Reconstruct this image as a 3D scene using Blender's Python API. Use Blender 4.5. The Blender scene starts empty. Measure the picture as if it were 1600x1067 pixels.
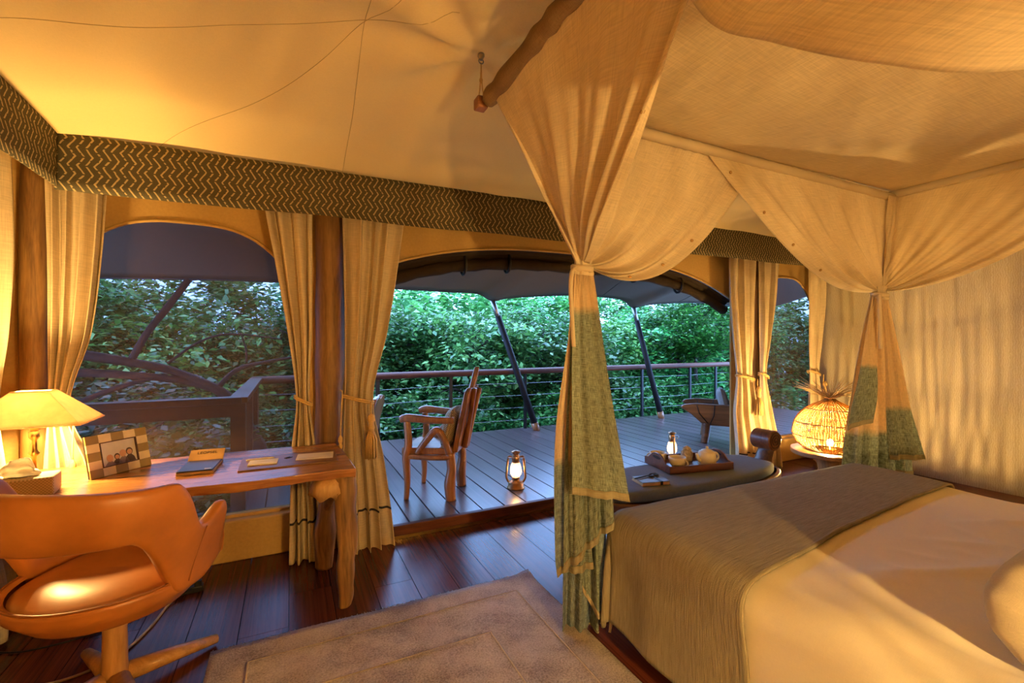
import bpy, math, random
import numpy as np
from mathutils import Vector, Matrix, noise
random.seed(11)
rng = np.random.default_rng(5)
sc = bpy.context.scene
C = sc.collection
pi, sin, cos = math.pi, math.sin, math.cos

# ------------------------------------------------------------------ camera, world, exposure
CAM_H, FPX, TH = 1.45, 711.1, math.radians(26.0)
cd = bpy.data.cameras.new('camera'); cam = bpy.data.objects.new('camera', cd); C.objects.link(cam)
cam.location = (0, 0, CAM_H); cam.rotation_euler = (pi/2, 0, -TH)
cd.lens = 16.0; cd.sensor_width = 36.0; cd.clip_start = 0.05
sc.camera = cam
SKY_COL, SKY_STR = (0.28, 0.49, 1.0), 6.4
w = bpy.data.worlds.new('dusk_sky'); sc.world = w; w.use_nodes = True
bg = w.node_tree.nodes['Background']; bg.inputs[0].default_value = (*SKY_COL, 1); bg.inputs[1].default_value = SKY_STR
vs = sc.view_settings
vs.view_transform = 'Standard'; vs.look = 'None'; vs.gamma = 1.0; vs.use_curve_mapping = False
vs.exposure = 0.9
LAMP = (1.0, 0.61, 0.19)          # warm incandescent light
P_DESK, P_WICK, P_PEND, P_LANT = 270.0, 800.0, 1600.0, 2.0

def pix(px): a = (px-800)/FPX; return a*cos(TH)+sin(TH), -a*sin(TH)+cos(TH)
def atY(px, py, Y):               # point of the room on the plane Y
    x, y = pix(px); d = Y/y; return Vector((x*d, Y, CAM_H-(py-533.5)/FPX*d))
def atZ(px, py, z):               # point of the room on the plane z
    x, y = pix(px); d = (CAM_H-z)*FPX/(py-533.5); return Vector((x*d, y*d, z))
def atX(px, py, X):
    x, y = pix(px); d = X/x; return Vector((X, y*d, CAM_H-(py-533.5)/FPX*d))

# ------------------------------------------------------------------ materials
class NT:
    def __init__(s, name):
        s.m = bpy.data.materials.new(name); s.m.use_nodes = True
        s.t = s.m.node_tree; s.t.nodes.clear(); s.out = s.n('ShaderNodeOutputMaterial')
    def n(s, k, **kw):
        nd = s.t.nodes.new(k)
        for a, b in kw.items(): setattr(nd, a, b)
        return nd
    def set(s, sock, v):
        if isinstance(v, bpy.types.NodeSocket): s.t.links.new(v, sock)
        elif isinstance(v, (tuple, list)) and len(v) == 3 and sock.type == 'RGBA': sock.default_value = (*v, 1)
        else: sock.default_value = v
    def math(s, op, a, b=0.0, c=None):
        nd = s.n('ShaderNodeMath', operation=op); s.set(nd.inputs[0], a); s.set(nd.inputs[1], b)
        if c is not None: s.set(nd.inputs[2], c)
        return nd.outputs[0]
    def coord(s, kind='Object', scale=(1, 1, 1), rot=(0, 0, 0)):
        tc = s.n('ShaderNodeTexCoord'); mp = s.n('ShaderNodeMapping')
        s.t.links.new(tc.outputs[kind], mp.inputs[0]); mp.inputs['Scale'].default_value = scale; mp.inputs['Rotation'].default_value = rot
        return mp.outputs[0]
    def noise(s, vec, scale=5, detail=3, rough=.55, dist=0):
        nd = s.n('ShaderNodeTexNoise'); s.t.links.new(vec, nd.inputs['Vector'])
        nd.inputs['Scale'].default_value = scale; nd.inputs['Detail'].default_value = detail
        nd.inputs['Roughness'].default_value = rough; nd.inputs['Distortion'].default_value = dist
        return nd.outputs['Fac']
    def ramp(s, f, stops):
        nd = s.n('ShaderNodeValToRGB'); s.set(nd.inputs[0], f); e = nd.color_ramp.elements
        while len(e) < len(stops): e.new(.5)
        for i, (p, c) in enumerate(stops): e[i].position = p; e[i].color = (*c, 1)
        return nd.outputs[0]
    def mix(s, f, a, b, mode='MIX'):
        nd = s.n('ShaderNodeMix', data_type='RGBA', blend_type=mode)
        s.set(nd.inputs[0], f); s.set(nd.inputs[6], a); s.set(nd.inputs[7], b); return nd.outputs[2]
    def bump(s, h, strength=.3, dist=.01):
        nd = s.n('ShaderNodeBump'); s.set(nd.inputs['Height'], h); nd.inputs['Strength'].default_value = strength
        nd.inputs['Distance'].default_value = dist; return nd.outputs[0]
    def pbr(s, col, rough=.6, metal=0, normal=None, spec=.5, **kw):
        p = s.n('ShaderNodeBsdfPrincipled'); s.set(p.inputs['Base Color'], col); s.set(p.inputs['Roughness'], rough)
        p.inputs['Metallic'].default_value = metal; p.inputs['Specular IOR Level'].default_value = spec
        if normal is not None: s.t.links.new(normal, p.inputs['Normal'])
        for k, v in kw.items(): s.set(p.inputs[k.replace('_', ' ')], v)
        return p.outputs[0]
    def mixsh(s, f, a, b):
        nd = s.n('ShaderNodeMixShader'); s.set(nd.inputs[0], f); s.t.links.new(a, nd.inputs[1]); s.t.links.new(b, nd.inputs[2]); return nd.outputs[0]
    def transl(s, col, normal=None):
        nd = s.n('ShaderNodeBsdfTranslucent'); s.set(nd.inputs[0], col)
        if normal is not None: s.t.links.new(normal, nd.inputs['Normal'])
        return nd.outputs[0]
    def transp(s, col=(1, 1, 1)):
        nd = s.n('ShaderNodeBsdfTransparent'); s.set(nd.inputs[0], col); return nd.outputs[0]
    def done(s, sh):
        s.t.links.new(sh, s.out.inputs[0]); return s.m

def plain(name, col, rough=.5, metal=0, spec=.5, var=.12, scale=12, bump=.05, **kw):
    t = NT(name); v = t.coord(); f = t.noise(v, scale, 4)
    lo = tuple(c*(1-var) for c in col); hi = tuple(min(1, c*(1+var)) for c in col)
    return t.done(t.pbr(t.ramp(f, [(.3, lo), (.7, hi)]), rough, metal, t.bump(f, bump), spec, **kw))

def wood(name, dark, light, rough=.35, axis=1, grain=14, coat=0., objrand=0., bump=.12, spec=.5):
    t = NT(name); sca = [9, 9, 9]; sca[axis] = 0.7; v = t.coord('Object', tuple(sca))
    if objrand:
        oi = t.n('ShaderNodeObjectInfo'); ad = t.n('ShaderNodeVectorMath', operation='ADD')
        cb = t.n('ShaderNodeCombineXYZ'); r = t.math('MULTIPLY', oi.outputs['Random'], 37.0)
        for i in range(3): t.set(cb.inputs[i], r)
        t.t.links.new(v, ad.inputs[0]); t.t.links.new(cb.outputs[0], ad.inputs[1]); v = ad.outputs[0]
    f = t.noise(v, 1.0*grain/10, 6, .62, 1.2); g = t.noise(v, grain*1.2, 3, .5)
    mx = t.math('ADD', t.math('MULTIPLY', f, .75), t.math('MULTIPLY', g, .25))
    col = t.ramp(mx, [(.36, dark), (.64, light)])
    if objrand:
        k = t.math('ADD', t.math('MULTIPLY', oi.outputs['Random'], objrand), 1-objrand/2)
        hs = t.n('ShaderNodeHueSaturation'); t.set(hs.inputs['Value'], k); t.t.links.new(col, hs.inputs['Color']); col = hs.outputs[0]
    return t.done(t.pbr(col, rough, 0, t.bump(mx, bump), spec, Coat_Weight=coat, Coat_Roughness=.25))

def cloth(name, col, var=.08, transl=.25, weave=220, bump=.25, wrinkle=0., coords='UV', see=0., col2=None, dye=None, sheen=0., rough=.9):
    """woven fabric: thread variation along both directions; dye=(z, softness, colour) is a dip-dyed lower part"""
    t = NT(name); v = t.coord(coords); o = t.coord('Object')
    def stretched(sx, sy):
        mp = t.n('ShaderNodeMapping'); t.t.links.new(v, mp.inputs[0]); mp.inputs['Scale'].default_value = (sx, sy, sx); return mp.outputs[0]
    a = t.noise(stretched(weave, weave*.06), 1, 2); b = t.noise(stretched(weave*.06, weave), 1, 2)
    th = t.math('MULTIPLY', t.math('ADD', a, b), .5)
    c1 = tuple(c*(1-var*2.2) for c in col); c2 = tuple(min(1, c*(1+var*2.2)) for c in (col2 or col))
    colr = t.ramp(th, [(.38, c1), (.62, c2)])
    if dye:
        z, soft, dc, dvar = dye
        sp = t.n('ShaderNodeSeparateXYZ'); t.t.links.new(o, sp.inputs[0])
        zz = t.math('ADD', sp.outputs[2], t.math('MULTIPLY', t.math('SUBTRACT', t.noise(o, 9, 3), .5), .05))
        f = t.n('ShaderNodeMapRange'); t.set(f.inputs[0], zz); f.inputs[1].default_value = z-soft; f.inputs[2].default_value = z+soft
        d1 = tuple(c*(1-dvar) for c in dc); d2 = tuple(min(1, c*(1+dvar)) for c in dc)
        dcol = t.ramp(th, [(.40, d1), (.60, d2)])
        colr = t.mix(f.outputs[0], dcol, colr)
    h = th
    if wrinkle:
        h = t.math('ADD', th, t.math('MULTIPLY', t.noise(o, 7, 4, .6, .8), wrinkle))
    nm = t.bump(h, bump, .004)
    sh = t.pbr(colr, rough, 0, nm, .2, Sheen_Weight=sheen)
    sh = t.mixsh(transl, sh, t.transl(colr, nm))
    if see: sh = t.mixsh(see, sh, t.transp())
    return t.done(sh)

# ------------------------------------------------------------------ mesh helpers
class MB:
    def __init__(s): s.v = []; s.f = []; s.uv = []
    def _uv(s): s.uv += [(0, 0)]*(len(s.v)-len(s.uv))
    def box(s, c, size, rot=None):
        i = len(s.v); R = rot or Matrix.Identity(3)
        for z in (-1, 1):
            for y in (-1, 1):
                for x in (-1, 1): s.v.append(tuple(Vector(c)+R@Vector((x*size[0]/2, y*size[1]/2, z*size[2]/2))))
        s.f += [tuple(i+k for k in q) for q in ((0, 2, 3, 1), (4, 5, 7, 6), (0, 1, 5, 4), (2, 6, 7, 3), (0, 4, 6, 2), (1, 3, 7, 5))]
        s._uv(); return s
    def tube(s, pts, r, seg=8, caps=True, flat=1.0, up=None):
        pts = [Vector(p) for p in pts]; n = len(pts); i0 = len(s.v)
        rr = r if isinstance(r, (list, tuple)) else [r]*n
        up0 = Vector(up) if up else None
        prev = None
        for i, p in enumerate(pts):
            t = (pts[min(i+1, n-1)]-pts[max(i-1, 0)]).normalized()
            if prev is None:
                a = up0 if up0 is not None else (Vector((0, 0, 1)) if abs(t.z) < .9 else Vector((1, 0, 0)))
            else: a = prev
            b = t.cross(a).normalized(); a = b.cross(t).normalized(); prev = a
            for k in range(seg):
                q = 2*pi*k/seg
                s.v.append(tuple(p+a*(cos(q)*rr[i]*flat)+b*(sin(q)*rr[i])))
        for i in range(n-1):
            for k in range(seg):
                k2 = (k+1) % seg
                s.f.append((i0+i*seg+k, i0+i*seg+k2, i0+(i+1)*seg+k2, i0+(i+1)*seg+k))
        if caps:
            s.f.append(tuple(i0+k for k in range(seg))[::-1]); s.f.append(tuple(i0+(n-1)*seg+k for k in range(seg)))
        s._uv(); return s
    def lathe(s, prof, seg=24, c=(0, 0, 0), sx=1, sy=1, caps=True):
        i0 = len(s.v); n = len(prof)
        for r, z in prof:
            for k in range(seg):
                q = 2*pi*k/seg; s.v.append((c[0]+r*cos(q)*sx, c[1]+r*sin(q)*sy, c[2]+z))
        for i in range(n-1):
            for k in range(seg):
                k2 = (k+1) % seg
                s.f.append((i0+i*seg+k, i0+i*seg+k2, i0+(i+1)*seg+k2, i0+(i+1)*seg+k))
        if caps:
            if prof[0][0] > 1e-4: s.f.append(tuple(i0+k for k in range(seg))[::-1])
            if prof[-1][0] > 1e-4: s.f.append(tuple(i0+(n-1)*seg+k for k in range(seg)))
        s._uv(); return s
    def grid(s, fn, nu, nv, uvs=(1, 1), wrap=False):
        i0 = len(s.v)
        nn = nu if wrap else nu+1
        for j in range(nv+1):
            for i in range(nn):
                u, v = i/nu, j/nv
                s.v.append(tuple(fn(u, v))); s.uv.append((u*uvs[0], v*uvs[1]))
        for j in range(nv):
            for i in range(nu):
                a = i0+j*nn+i; b = i0+j*nn+(i+1) % nn if wrap else i0+j*nn+i+1
                s.f.append((a, b, b+nn, a+nn))
        return s
    def prism(s, poly, h0, h1, fn):
        """extruded outline; fn(x, y, h) -> point"""
        i0 = len(s.v); n = len(poly)
        for h in (h0, h1):
            for x, y in poly: s.v.append(tuple(fn(x, y, h)))
        s.f.append(tuple(i0+k for k in range(n))[::-1]); s.f.append(tuple(i0+n+k for k in range(n)))
        for k in range(n):
            k2 = (k+1) % n; s.f.append((i0+k, i0+k2, i0+n+k2, i0+n+k))
        s._uv(); return s
    def build(s, name, mat, parent=None, smooth=True, solid=0, bevel=0, sub=0, loc=None, rot=None, kind=None, label=None):
        me = bpy.data.meshes.new(name); me.from_pydata(s.v, [], s.f)
        if any(u != (0, 0) for u in s.uv):
            ul = me.uv_layers.new(name='UVMap'); li = np.zeros(len(me.loops), dtype=np.int32); me.loops.foreach_get('vertex_index', li)
            ul.data.foreach_set('uv', np.array(s.uv, dtype=np.float32)[li].ravel())
        me.materials.append(mat)
        o = bpy.data.objects.new(name, me); C.objects.link(o)
        if smooth: me.shade_smooth() if not bevel else me.shade_smooth()
        if smooth == 'auto' or bevel: me.set_sharp_from_angle(angle=math.radians(38))
        if bevel:
            b = o.modifiers.new('bevel', 'BEVEL'); b.width = bevel; b.segments = 2; b.limit_method = 'ANGLE'
        if sub:
            q = o.modifiers.new('subdivision', 'SUBSURF'); q.levels = sub; q.render_levels = sub
        if solid:
            q = o.modifiers.new('thickness', 'SOLIDIFY'); q.thickness = solid; q.offset = 0
        if parent: o.parent = parent
        if loc is not None: o.location = loc
        if rot is not None: o.rotation_euler = rot
        if kind: o['kind'] = kind
        if label: o['label'] = label
        return o

def thing(name, label, cat, loc=(0, 0, 0), rz=0, group=None, kind=None):
    o = bpy.data.objects.new(name, None); C.objects.link(o); o.empty_display_size = .1
    o.location = loc; o.rotation_euler = (0, 0, rz)
    return tag(o, label, cat, group, kind)
def tag(o, label, cat, group=None, kind=None):
    o['label'] = label; o['category'] = cat
    if group: o['group'] = group
    if kind: o['kind'] = kind
    return o
def struct(o, label, cat): return tag(o, label, cat, kind='structure')
def copy_tree(o, parent=None):
    c = o.copy(); C.objects.link(c)
    if parent is not None: c.parent = parent
    for ch in list(o.children): copy_tree(ch, c)
    return c
def smooth(a, b, x): t = max(0, min(1, (x-a)/(b-a))); return t*t*(3-2*t)
def lerp(a, b, t): return a+(b-a)*t
def keys(ks, z):                 # smooth interpolation through (z, values...)
    ks = sorted(ks, key=lambda k: k[0])
    if z <= ks[0][0]: return ks[0][1:]
    for i in range(len(ks)-1):
        if z <= ks[i+1][0]:
            t = (z-ks[i][0])/(ks[i+1][0]-ks[i][0])
            def tang(j, m):
                a, b = ks[max(j-1, 0)], ks[min(j+1, len(ks)-1)]
                return (b[m]-a[m])/max(1e-6, b[0]-a[0])
            h = ks[i+1][0]-ks[i][0]; out = []
            for m in range(1, len(ks[i])):
                p0, p1 = ks[i][m], ks[i+1][m]; m0, m1 = tang(i, m)*h, tang(i+1, m)*h
                out.append((2*t**3-3*t*t+1)*p0+(t**3-2*t*t+t)*m0+(-2*t**3+3*t*t)*p1+(t**3-t*t)*m1)
            return out
    return ks[-1][1:]
def spline(pts, n=8):
    pts = [Vector(p) for p in pts]; out = []
    for i in range(len(pts)-1):
        p0, p1, p2, p3 = pts[max(i-1, 0)], pts[i], pts[i+1], pts[min(i+2, len(pts)-1)]
        for k in range(n):
            t = k/n
            out.append(.5*((2*p1)+(p2-p0)*t+(2*p0-5*p1+4*p2-p3)*t*t+(3*p1-p0-3*p2+p3)*t**3))
    out.append(pts[-1]); return out
def radii(rs, n):                # radii along a spline of the same count
    out = []
    for i in range(len(rs)-1):
        for k in range(n): out.append(lerp(rs[i], rs[i+1], k/n))
    return out+[rs[-1]]
def wob(p, s, a): return a*noise.noise(Vector(p)*s)
sc.cycles.use_denoising = True
sc.cycles.sample_clamp_indirect = 6.0
sc.cycles.transparent_max_bounces = 16
sc.cycles.max_bounces = 8

# ------------------------------------------------------------------ material set
CANVAS = cloth('cream_canvas', (.80, .60, .29), var=.02, transl=.12, weave=900, bump=.35, wrinkle=1.4, coords='Object', rough=.75)
CANVAS_WALL = cloth('tan_canvas', (.56, .36, .13), var=.03, transl=.1, weave=900, bump=.1, wrinkle=.5, coords='Object')
CURT = cloth('curtain_linen', (.68, .56, .38), var=.05, transl=.2, weave=150, bump=.2)
NETM = cloth('bed_net_linen', (.84, .73, .54), var=.05, transl=.42, weave=160, bump=.2, see=.05)
FLOORW = wood('dark_red_floorboard', (.05, .011, .006), (.135, .032, .013), rough=.27, axis=1, grain=9, objrand=.5, bump=.08, coat=.0, spec=.3)
DECKW = wood('wet_deck_board', (.06, .040, .042), (.125, .085, .086), rough=.28, axis=1, grain=10, objrand=.45, bump=.1, coat=.35)
DARKW = wood('dark_timber', (.03, .012, .007), (.10, .035, .016), rough=.35, axis=0, grain=12)
RAILW = wood('handrail_timber', (.05, .014, .008), (.14, .042, .02), rough=.5, axis=0, grain=12, spec=.25)
POSTW = wood('tent_post_timber', (.11, .05, .014), (.29, .15, .044), rough=.55, axis=2, grain=16)
DESKW = wood('desk_timber', (.22, .075, .022), (.50, .23, .08), rough=.25, axis=0, grain=11, coat=.4)
LEGW = wood('rough_trunk', (.025, .010, .005), (.50, .28, .10), rough=.5, axis=2, grain=5, bump=.5)
CHAIRW = wood('carved_chair_wood', (.16, .055, .018), (.42, .17, .055), rough=.32, axis=2, grain=9, coat=.3)
OAKW = wood('oiled_oak', (.36, .17, .05), (.60, .33, .12), rough=.4, axis=2, grain=16)
BENCHW = wood('carved_bench_wood', (.07, .026, .012), (.22, .085, .03), rough=.35, axis=0, grain=11, coat=.2)
BLACK = plain('black_metal', (.02, .02, .022), .45, .6, var=.2)
STEEL = plain('steel_cable', (.30, .30, .32), .4, 1.0)
BRASS = plain('aged_brass', (.42, .27, .09), .3, 1.0)
ROPE = plain('ochre_rope', (.62, .42, .17), .8, scale=90, bump=.4)

# ------------------------------------------------------------------ floor, deck, ground
X0, X1, YB, YF = -1.48, 6.15, -1.55, 3.58      # room: left, right, back, front
CEIL0 = 2.54
unit = MB().box((0, 0, 0), (1, 1, 1))
def unit_mesh(name, mat):
    me = bpy.data.meshes.new(name); me.from_pydata(unit.v, [], unit.f); me.materials.append(mat); return me
fl = MB().box(((X0+X1)/2, (YB+3.42)/2, -.07), (X1-X0+.2, 3.42-YB+.1, .08)).build('floor', DARKW, smooth=False)
struct(fl, 'dark red-brown timber floor inside the tent', 'floor')
pm = unit_mesh('floorboard', FLOORW)
x = X0-.1; k = 0
while x < X1:
    wd = .225
    cuts = [YB, random.uniform(.2, 1.6), random.uniform(2.0, 2.9), 3.37 if .28 < x < 4.5 else 3.55]
    for a, b in zip(cuts[:-1], cuts[1:]):
        o = bpy.data.objects.new('floorboard', pm); C.objects.link(o); o.parent = fl
        o.location = (x+wd/2, (a+b)/2, -.0125+random.uniform(-.0008, .0006)); o.scale = (wd-.004, b-a-.003, .025)
    x += wd; k += 1
dk = MB().box((4.3, 5.0, .02), (9.4, 2.74, .05)).build('deck', BLACK, smooth=False)
struct(dk, 'raised timber deck outside the tent, of long wet boards', 'deck')
pm = unit_mesh('deck_board', DECKW)
x = -.38
while x < 8.9:
    wd = .198
    o = bpy.data.objects.new('deck_board', pm); C.objects.link(o); o.parent = dk
    ya = 3.42 if .40 < x < 4.35 else 3.64; o.location = (x+wd/2, (ya+6.38)/2, .074+random.uniform(-.001, .001)); o.scale = (wd-.013, 6.38-ya, .034)
    x += wd
GROUND = plain('forest_floor', (.05, .05, .025), .9, scale=3, var=.4, bump=.6)
gr = MB().grid(lambda u, v: (lerp(-30, 40, u), lerp(3.6, 45, v), -1.6+wob((u*40, v*30, 0), .4, .5)), 40, 30).build('ground', GROUND)
struct(gr, 'dark forest ground below the deck', 'ground')
th = MB().box((2.45, 3.395, .047), (4.3, .05, .094)).build('trim_1', RAILW, bevel=.006)
struct(th, 'dark timber threshold step between floor and deck', 'threshold')
MB().box((2.45, 3.366, .012), (4.3, .008, .02)).build('brass_strip', BRASS, th, smooth=False)

# ------------------------------------------------------------------ walls
def arch_w(x, c, hw, z0, z1, e=3): return z0+(z1-z0)*(1-min(1, abs((x-c)/hw))**e)
OPEN = [(-1.26, .06, .28, lambda x: arch_w(x, -.6, .66, 1.82, 2.22)),
        (.42, 4.52, 0.0, lambda x: arch_w(x, 2.47, 2.05, 1.93, 2.27)),
        (4.98, 6.04, .28, lambda x: arch_w(x, 5.51, .53, 1.88, 2.24))]
m = MB(); xs = sorted(set([X0, X1]+[round(o[i], 3) for o in OPEN for i in (0, 1)]+[round(X0+(X1-X0)*i/150, 3) for i in range(151)]))
for a, b in zip(xs[:-1], xs[1:]):
    mid = (a+b)/2; op = next((o for o in OPEN if o[0] <= mid <= o[1]), None)
    quads = []
    if op: quads = [(a, b, op[3](a), op[3](b), 2.72, 2.72)]+([(a, b, 0, 0, op[2], op[2])] if op[2] else [])
    else: quads = [(a, b, 0, 0, 2.72, 2.72)]
    for (xa, xb, za, zb, ta, tb) in quads:
        i = len(m.v); m.v += [(xa, YF, za), (xb, YF, zb), (xb, YF, tb), (xa, YF, ta)]; m.f.append((i, i+1, i+2, i+3))
m._uv(); wf = m.build('wall_front', CANVAS_WALL, solid=.02, smooth=False)
struct(wf, 'tan canvas front wall of the tent with arched openings', 'wall')
for i, o in enumerate(OPEN):                                     # rolled hem along each arch
    pts = [(o[0]+(o[1]-o[0])*k/30, YF-.012, o[3](o[0]+(o[1]-o[0])*k/30)) for k in range(31)]
    MB().tube(pts, .011, 6).build('arch_hem', CANVAS_WALL, wf)
def quadwall(name, mat, p, q, label, uv=1):
    p, q = Vector((*p, 0)), Vector((*q, 0))
    m = MB().grid(lambda u, v: (lerp(p.x, q.x, u), lerp(p.y, q.y, u), v*2.75+.0), 24, 10, ((q-p).length, 2.75))
    return struct(m.build(name, mat, solid=.02), label, 'wall')
quadwall('wall_left', CANVAS_WALL, (X0, YB), (X0, YF), 'tan canvas side wall of the tent beside the desk')
quadwall('wall_back', CANVAS_WALL, (X0, YB), (X1, YB), 'tan canvas wall behind the bed head')
t = NT('patterned_wall_textile'); v = t.coord('UV')
mp = t.n('ShaderNodeMapping'); t.t.links.new(v, mp.inputs[0]); mp.inputs['Scale'].default_value = (30, 22, 1)
wv = t.n('ShaderNodeTexWave', wave_type='BANDS', bands_direction='X'); t.t.links.new(mp.outputs[0], wv.inputs[0]); wv.inputs['Scale'].default_value = .62; wv.inputs['Distortion'].default_value = 7; wv.inputs['Detail Scale'].default_value = 1.6
f = t.math('ADD', t.math('MULTIPLY', wv.outputs['Fac'], .4), t.math('MULTIPLY', t.noise(v, 110, 3), .6))
TEXTILE = t.done(t.pbr(t.ramp(f, [(.25, (.36, .30, .20)), (.75, (.46, .40, .29))]), .9, 0, t.bump(f, .25, .004), .2))
wr = quadwall('wall_right', TEXTILE, (X1, YF), (X1, YB), 'side wall hung with grey-beige patterned textile beyond the bed')
# low canvas wall under the left window and the right one
for i, (a, b, lab) in enumerate([(X0, .36, 'low tan canvas kerb under the window behind the desk'), (4.7, X1, 'low tan canvas kerb under the narrow window')]):
    o = MB().box(((a+b)/2, 3.535, .135), (b-a, .085, .27)).build('trim_%d' % (i+2), CANVAS_WALL, bevel=.012)
    struct(o, lab, 'kerb')

# ------------------------------------------------------------------ mesh windows
t = NT('brown_insect_mesh'); v = t.coord('UV'); a = t.noise(v, 260, 1)
df = t.mixsh(.35, t.pbr((.075, .037, .02), .55, 0, t.bump(t.noise(v, 5, 4, .6, 1.0), .5, .02), .35), t.transl((.06, .03, .016)))
MESH = t.done(t.mixsh(.24, df, t.transp((.93, .93, 1.0))))
for i, o in enumerate((OPEN[0], OPEN[2])):
    m = MB()
    def pane(u, v):
        x = lerp(o[0]-.03, o[1]+.03, u); zt = o[3](x)+.03
        return (x, YF+.02+wob((x*2, v*2, 3), 1.3, .008), lerp(o[2]-.03, zt, v))
    p = m.grid(pane, 24, 24, (1.3, 1.9)).build('window_%d' % (i+1), MESH)
    struct(p, ['arched brown mesh window behind the desk', 'narrow arched brown mesh window in the far corner'][i], 'window')
    MB().box(((o[0]+o[1])/2, YF+.01, .275), (o[1]-o[0], .06, .03)).build('window_sill', CANVAS_WALL, p, smooth=False)

# ------------------------------------------------------------------ ceiling
def ceil_z(x, y):
    d = min(x-X0, X1-x, YF-y); d2 = -math.log(math.exp(-4*(x-X0))+math.exp(-4*(X1-x))+math.exp(-4*max(0, YF-y)))/4
    z = CEIL0-.02+.23*(1-math.exp(-max(0, d2)/.75))
    z += .028*noise.noise(Vector((x*.8, y*.9, 2.)))*smooth(0, .5, d)
    # shallow pulls between the seams
    z += .018*sin(5.2*(x+.7*y)+2*noise.noise(Vector((x*.6, y*.6, 5))))*smooth(.1, .8, d)*smooth(-.2, .5, noise.noise(Vector((x*.5, y*.5, 9))))
    z += .017*noise.noise(Vector((x*3.2+y*1.5, y*1.3-x*.6, 4)))*smooth(.1, .4, d)
    r = math.hypot(x-.76, y-1.87); z += .035*math.exp(-r/.6)*sin(7*math.atan2(y-1.87, x-.76)+1.5*noise.noise(Vector((x, y, 8))))*smooth(.02, .2, r)
    return z
m = MB().grid(lambda u, v: (lambda x, y: (x, y, ceil_z(x, y)))(lerp(X0-.02, X1+.02, u), lerp(YB-.02, YF+.02, v)), 190, 128)
ce = m.build('ceiling', CANVAS, solid=.004); struct(ce, 'cream canvas tent ceiling with sewn seams', 'ceiling')
SEAM = plain('seam_thread', (.42, .28, .12), .9)
for pts in ([(-1.1, 2.36), (-.81, 2.26), (-.35, 2.17), (.11, 1.99), (.6, 1.7)], [(-.75, 3.4), (-.6, 3.17), (-.16, 2.65), (.12, 2.21), (.42, 1.6)], [(.32, 3.5), (.31, 2.7), (.27, 1.86), (.3, 1.2)], [(2.3, 3.5), (2.3, 2.6), (2.3, 1.9)]):
    sp = spline([(x, y, 0) for x, y in pts], 12)
    MB().tube([(p.x, p.y, ceil_z(p.x, p.y)-.003) for p in sp], .0011, 4).build('seam', SEAM, ce)

# ------------------------------------------------------------------ posts
def post(x, y, r, label, top=2.7):
    z = [0, .5, 1.0, 1.5, 2.0, 2.4, top]
    pts = spline([(x+wob((x, y, q), 1.1, .018), y+wob((x, q, y), 1.3, .012), q) for q in z], 6)
    o = MB().tube(pts, [r*(1+wob((p.x, p.y, p.z*3), 1, .12)) for p in pts], 18).build('tent_post', POSTW)
    tag(o, label, 'post')
    return o
post(.255, 3.49, .095, 'thick round timber post between the two tied curtains behind the desk')
post(4.80, 3.49, .07, 'slim round timber post between the curtains right of the deck opening')
post(-1.28, 3.46, .06, 'dark round corner post between the curtains behind the table lamp')

# ------------------------------------------------------------------ printed pelmet
t = NT('zigzag_print'); v = t.coord('UV'); sp = t.n('ShaderNodeSeparateXYZ'); t.t.links.new(v, sp.inputs[0])
U, V = sp.outputs[0], sp.outputs[1]
rows = t.math('MULTIPLY', V, 21.0); tri = t.math('PINGPONG', rows, 1.0)
jit = t.math('MULTIPLY', t.noise(v, 22, 1), .30)
cols = t.math('FRACT', t.math('ADD', t.math('ADD', t.math('MULTIPLY', U, 27.0), t.math('MULTIPLY', tri, .85)), jit))
stroke = t.math('LESS_THAN', t.math('ABSOLUTE', t.math('SUBTRACT', cols, .5)), .12)
gap = t.math('GREATER_THAN', t.math('ABSOLUTE', t.math('SUBTRACT', t.math('FRACT', t.math('ADD', rows, .05)), .5)), -1)
brk = t.math('GREATER_THAN', t.math('FRACT', t.math('ADD', rows, t.math('MULTIPLY', t.math('FLOOR', t.math('MULTIPLY', U, 27.0)), .37))), .16)
mk = t.math('MULTIPLY', stroke, brk)
wv = t.noise(v, 300, 1)
PRINT = t.done(t.pbr(t.mix(mk, t.ramp(wv, [(.3, (.05, .044, .028)), (.7, (.09, .078, .05))]), (.38, .30, .16)), .9, 0, t.bump(wv, .2, .002), .15))
def pelmet(name, label, p, q, z0, z1, ripple=.012):
    p, q = Vector((*p, 0)), Vector((*q, 0)); L = (q-p).length; d = (q-p)/L; nrm = Vector((d.y, -d.x, 0))
    def fn(u, v):
        s = u*L; b = ripple*(1-v)*(noise.noise(Vector((s*1.7, 0, p.x)))+.5*noise.noise(Vector((s*5, 1, p.x))))
        z = lerp(z0, z1, v)+(.01*s if L > 5 else 0)+.012*noise.noise(Vector((s*1.1, 3, p.y)))*(1-v)
        pt = p+d*s+nrm*b; return (pt.x, pt.y, z)
    o = MB().grid(fn, int(L*22)+2, 6, (L, z1-z0)).build(name, PRINT, solid=.008); tag(o, label, 'valance', 'zigzag printed valances'); return o
pelmet('valance', 'long olive zigzag-print valance along the front wall under the ceiling', (-1.13, 3.25), (6.1, 3.25), 2.262, 2.57)
pelmet('valance', 'short olive zigzag-print valance at far left, turning the corner above the lamp', (-1.12, .2), (-1.12, 3.26), 2.275, 2.60)
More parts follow.
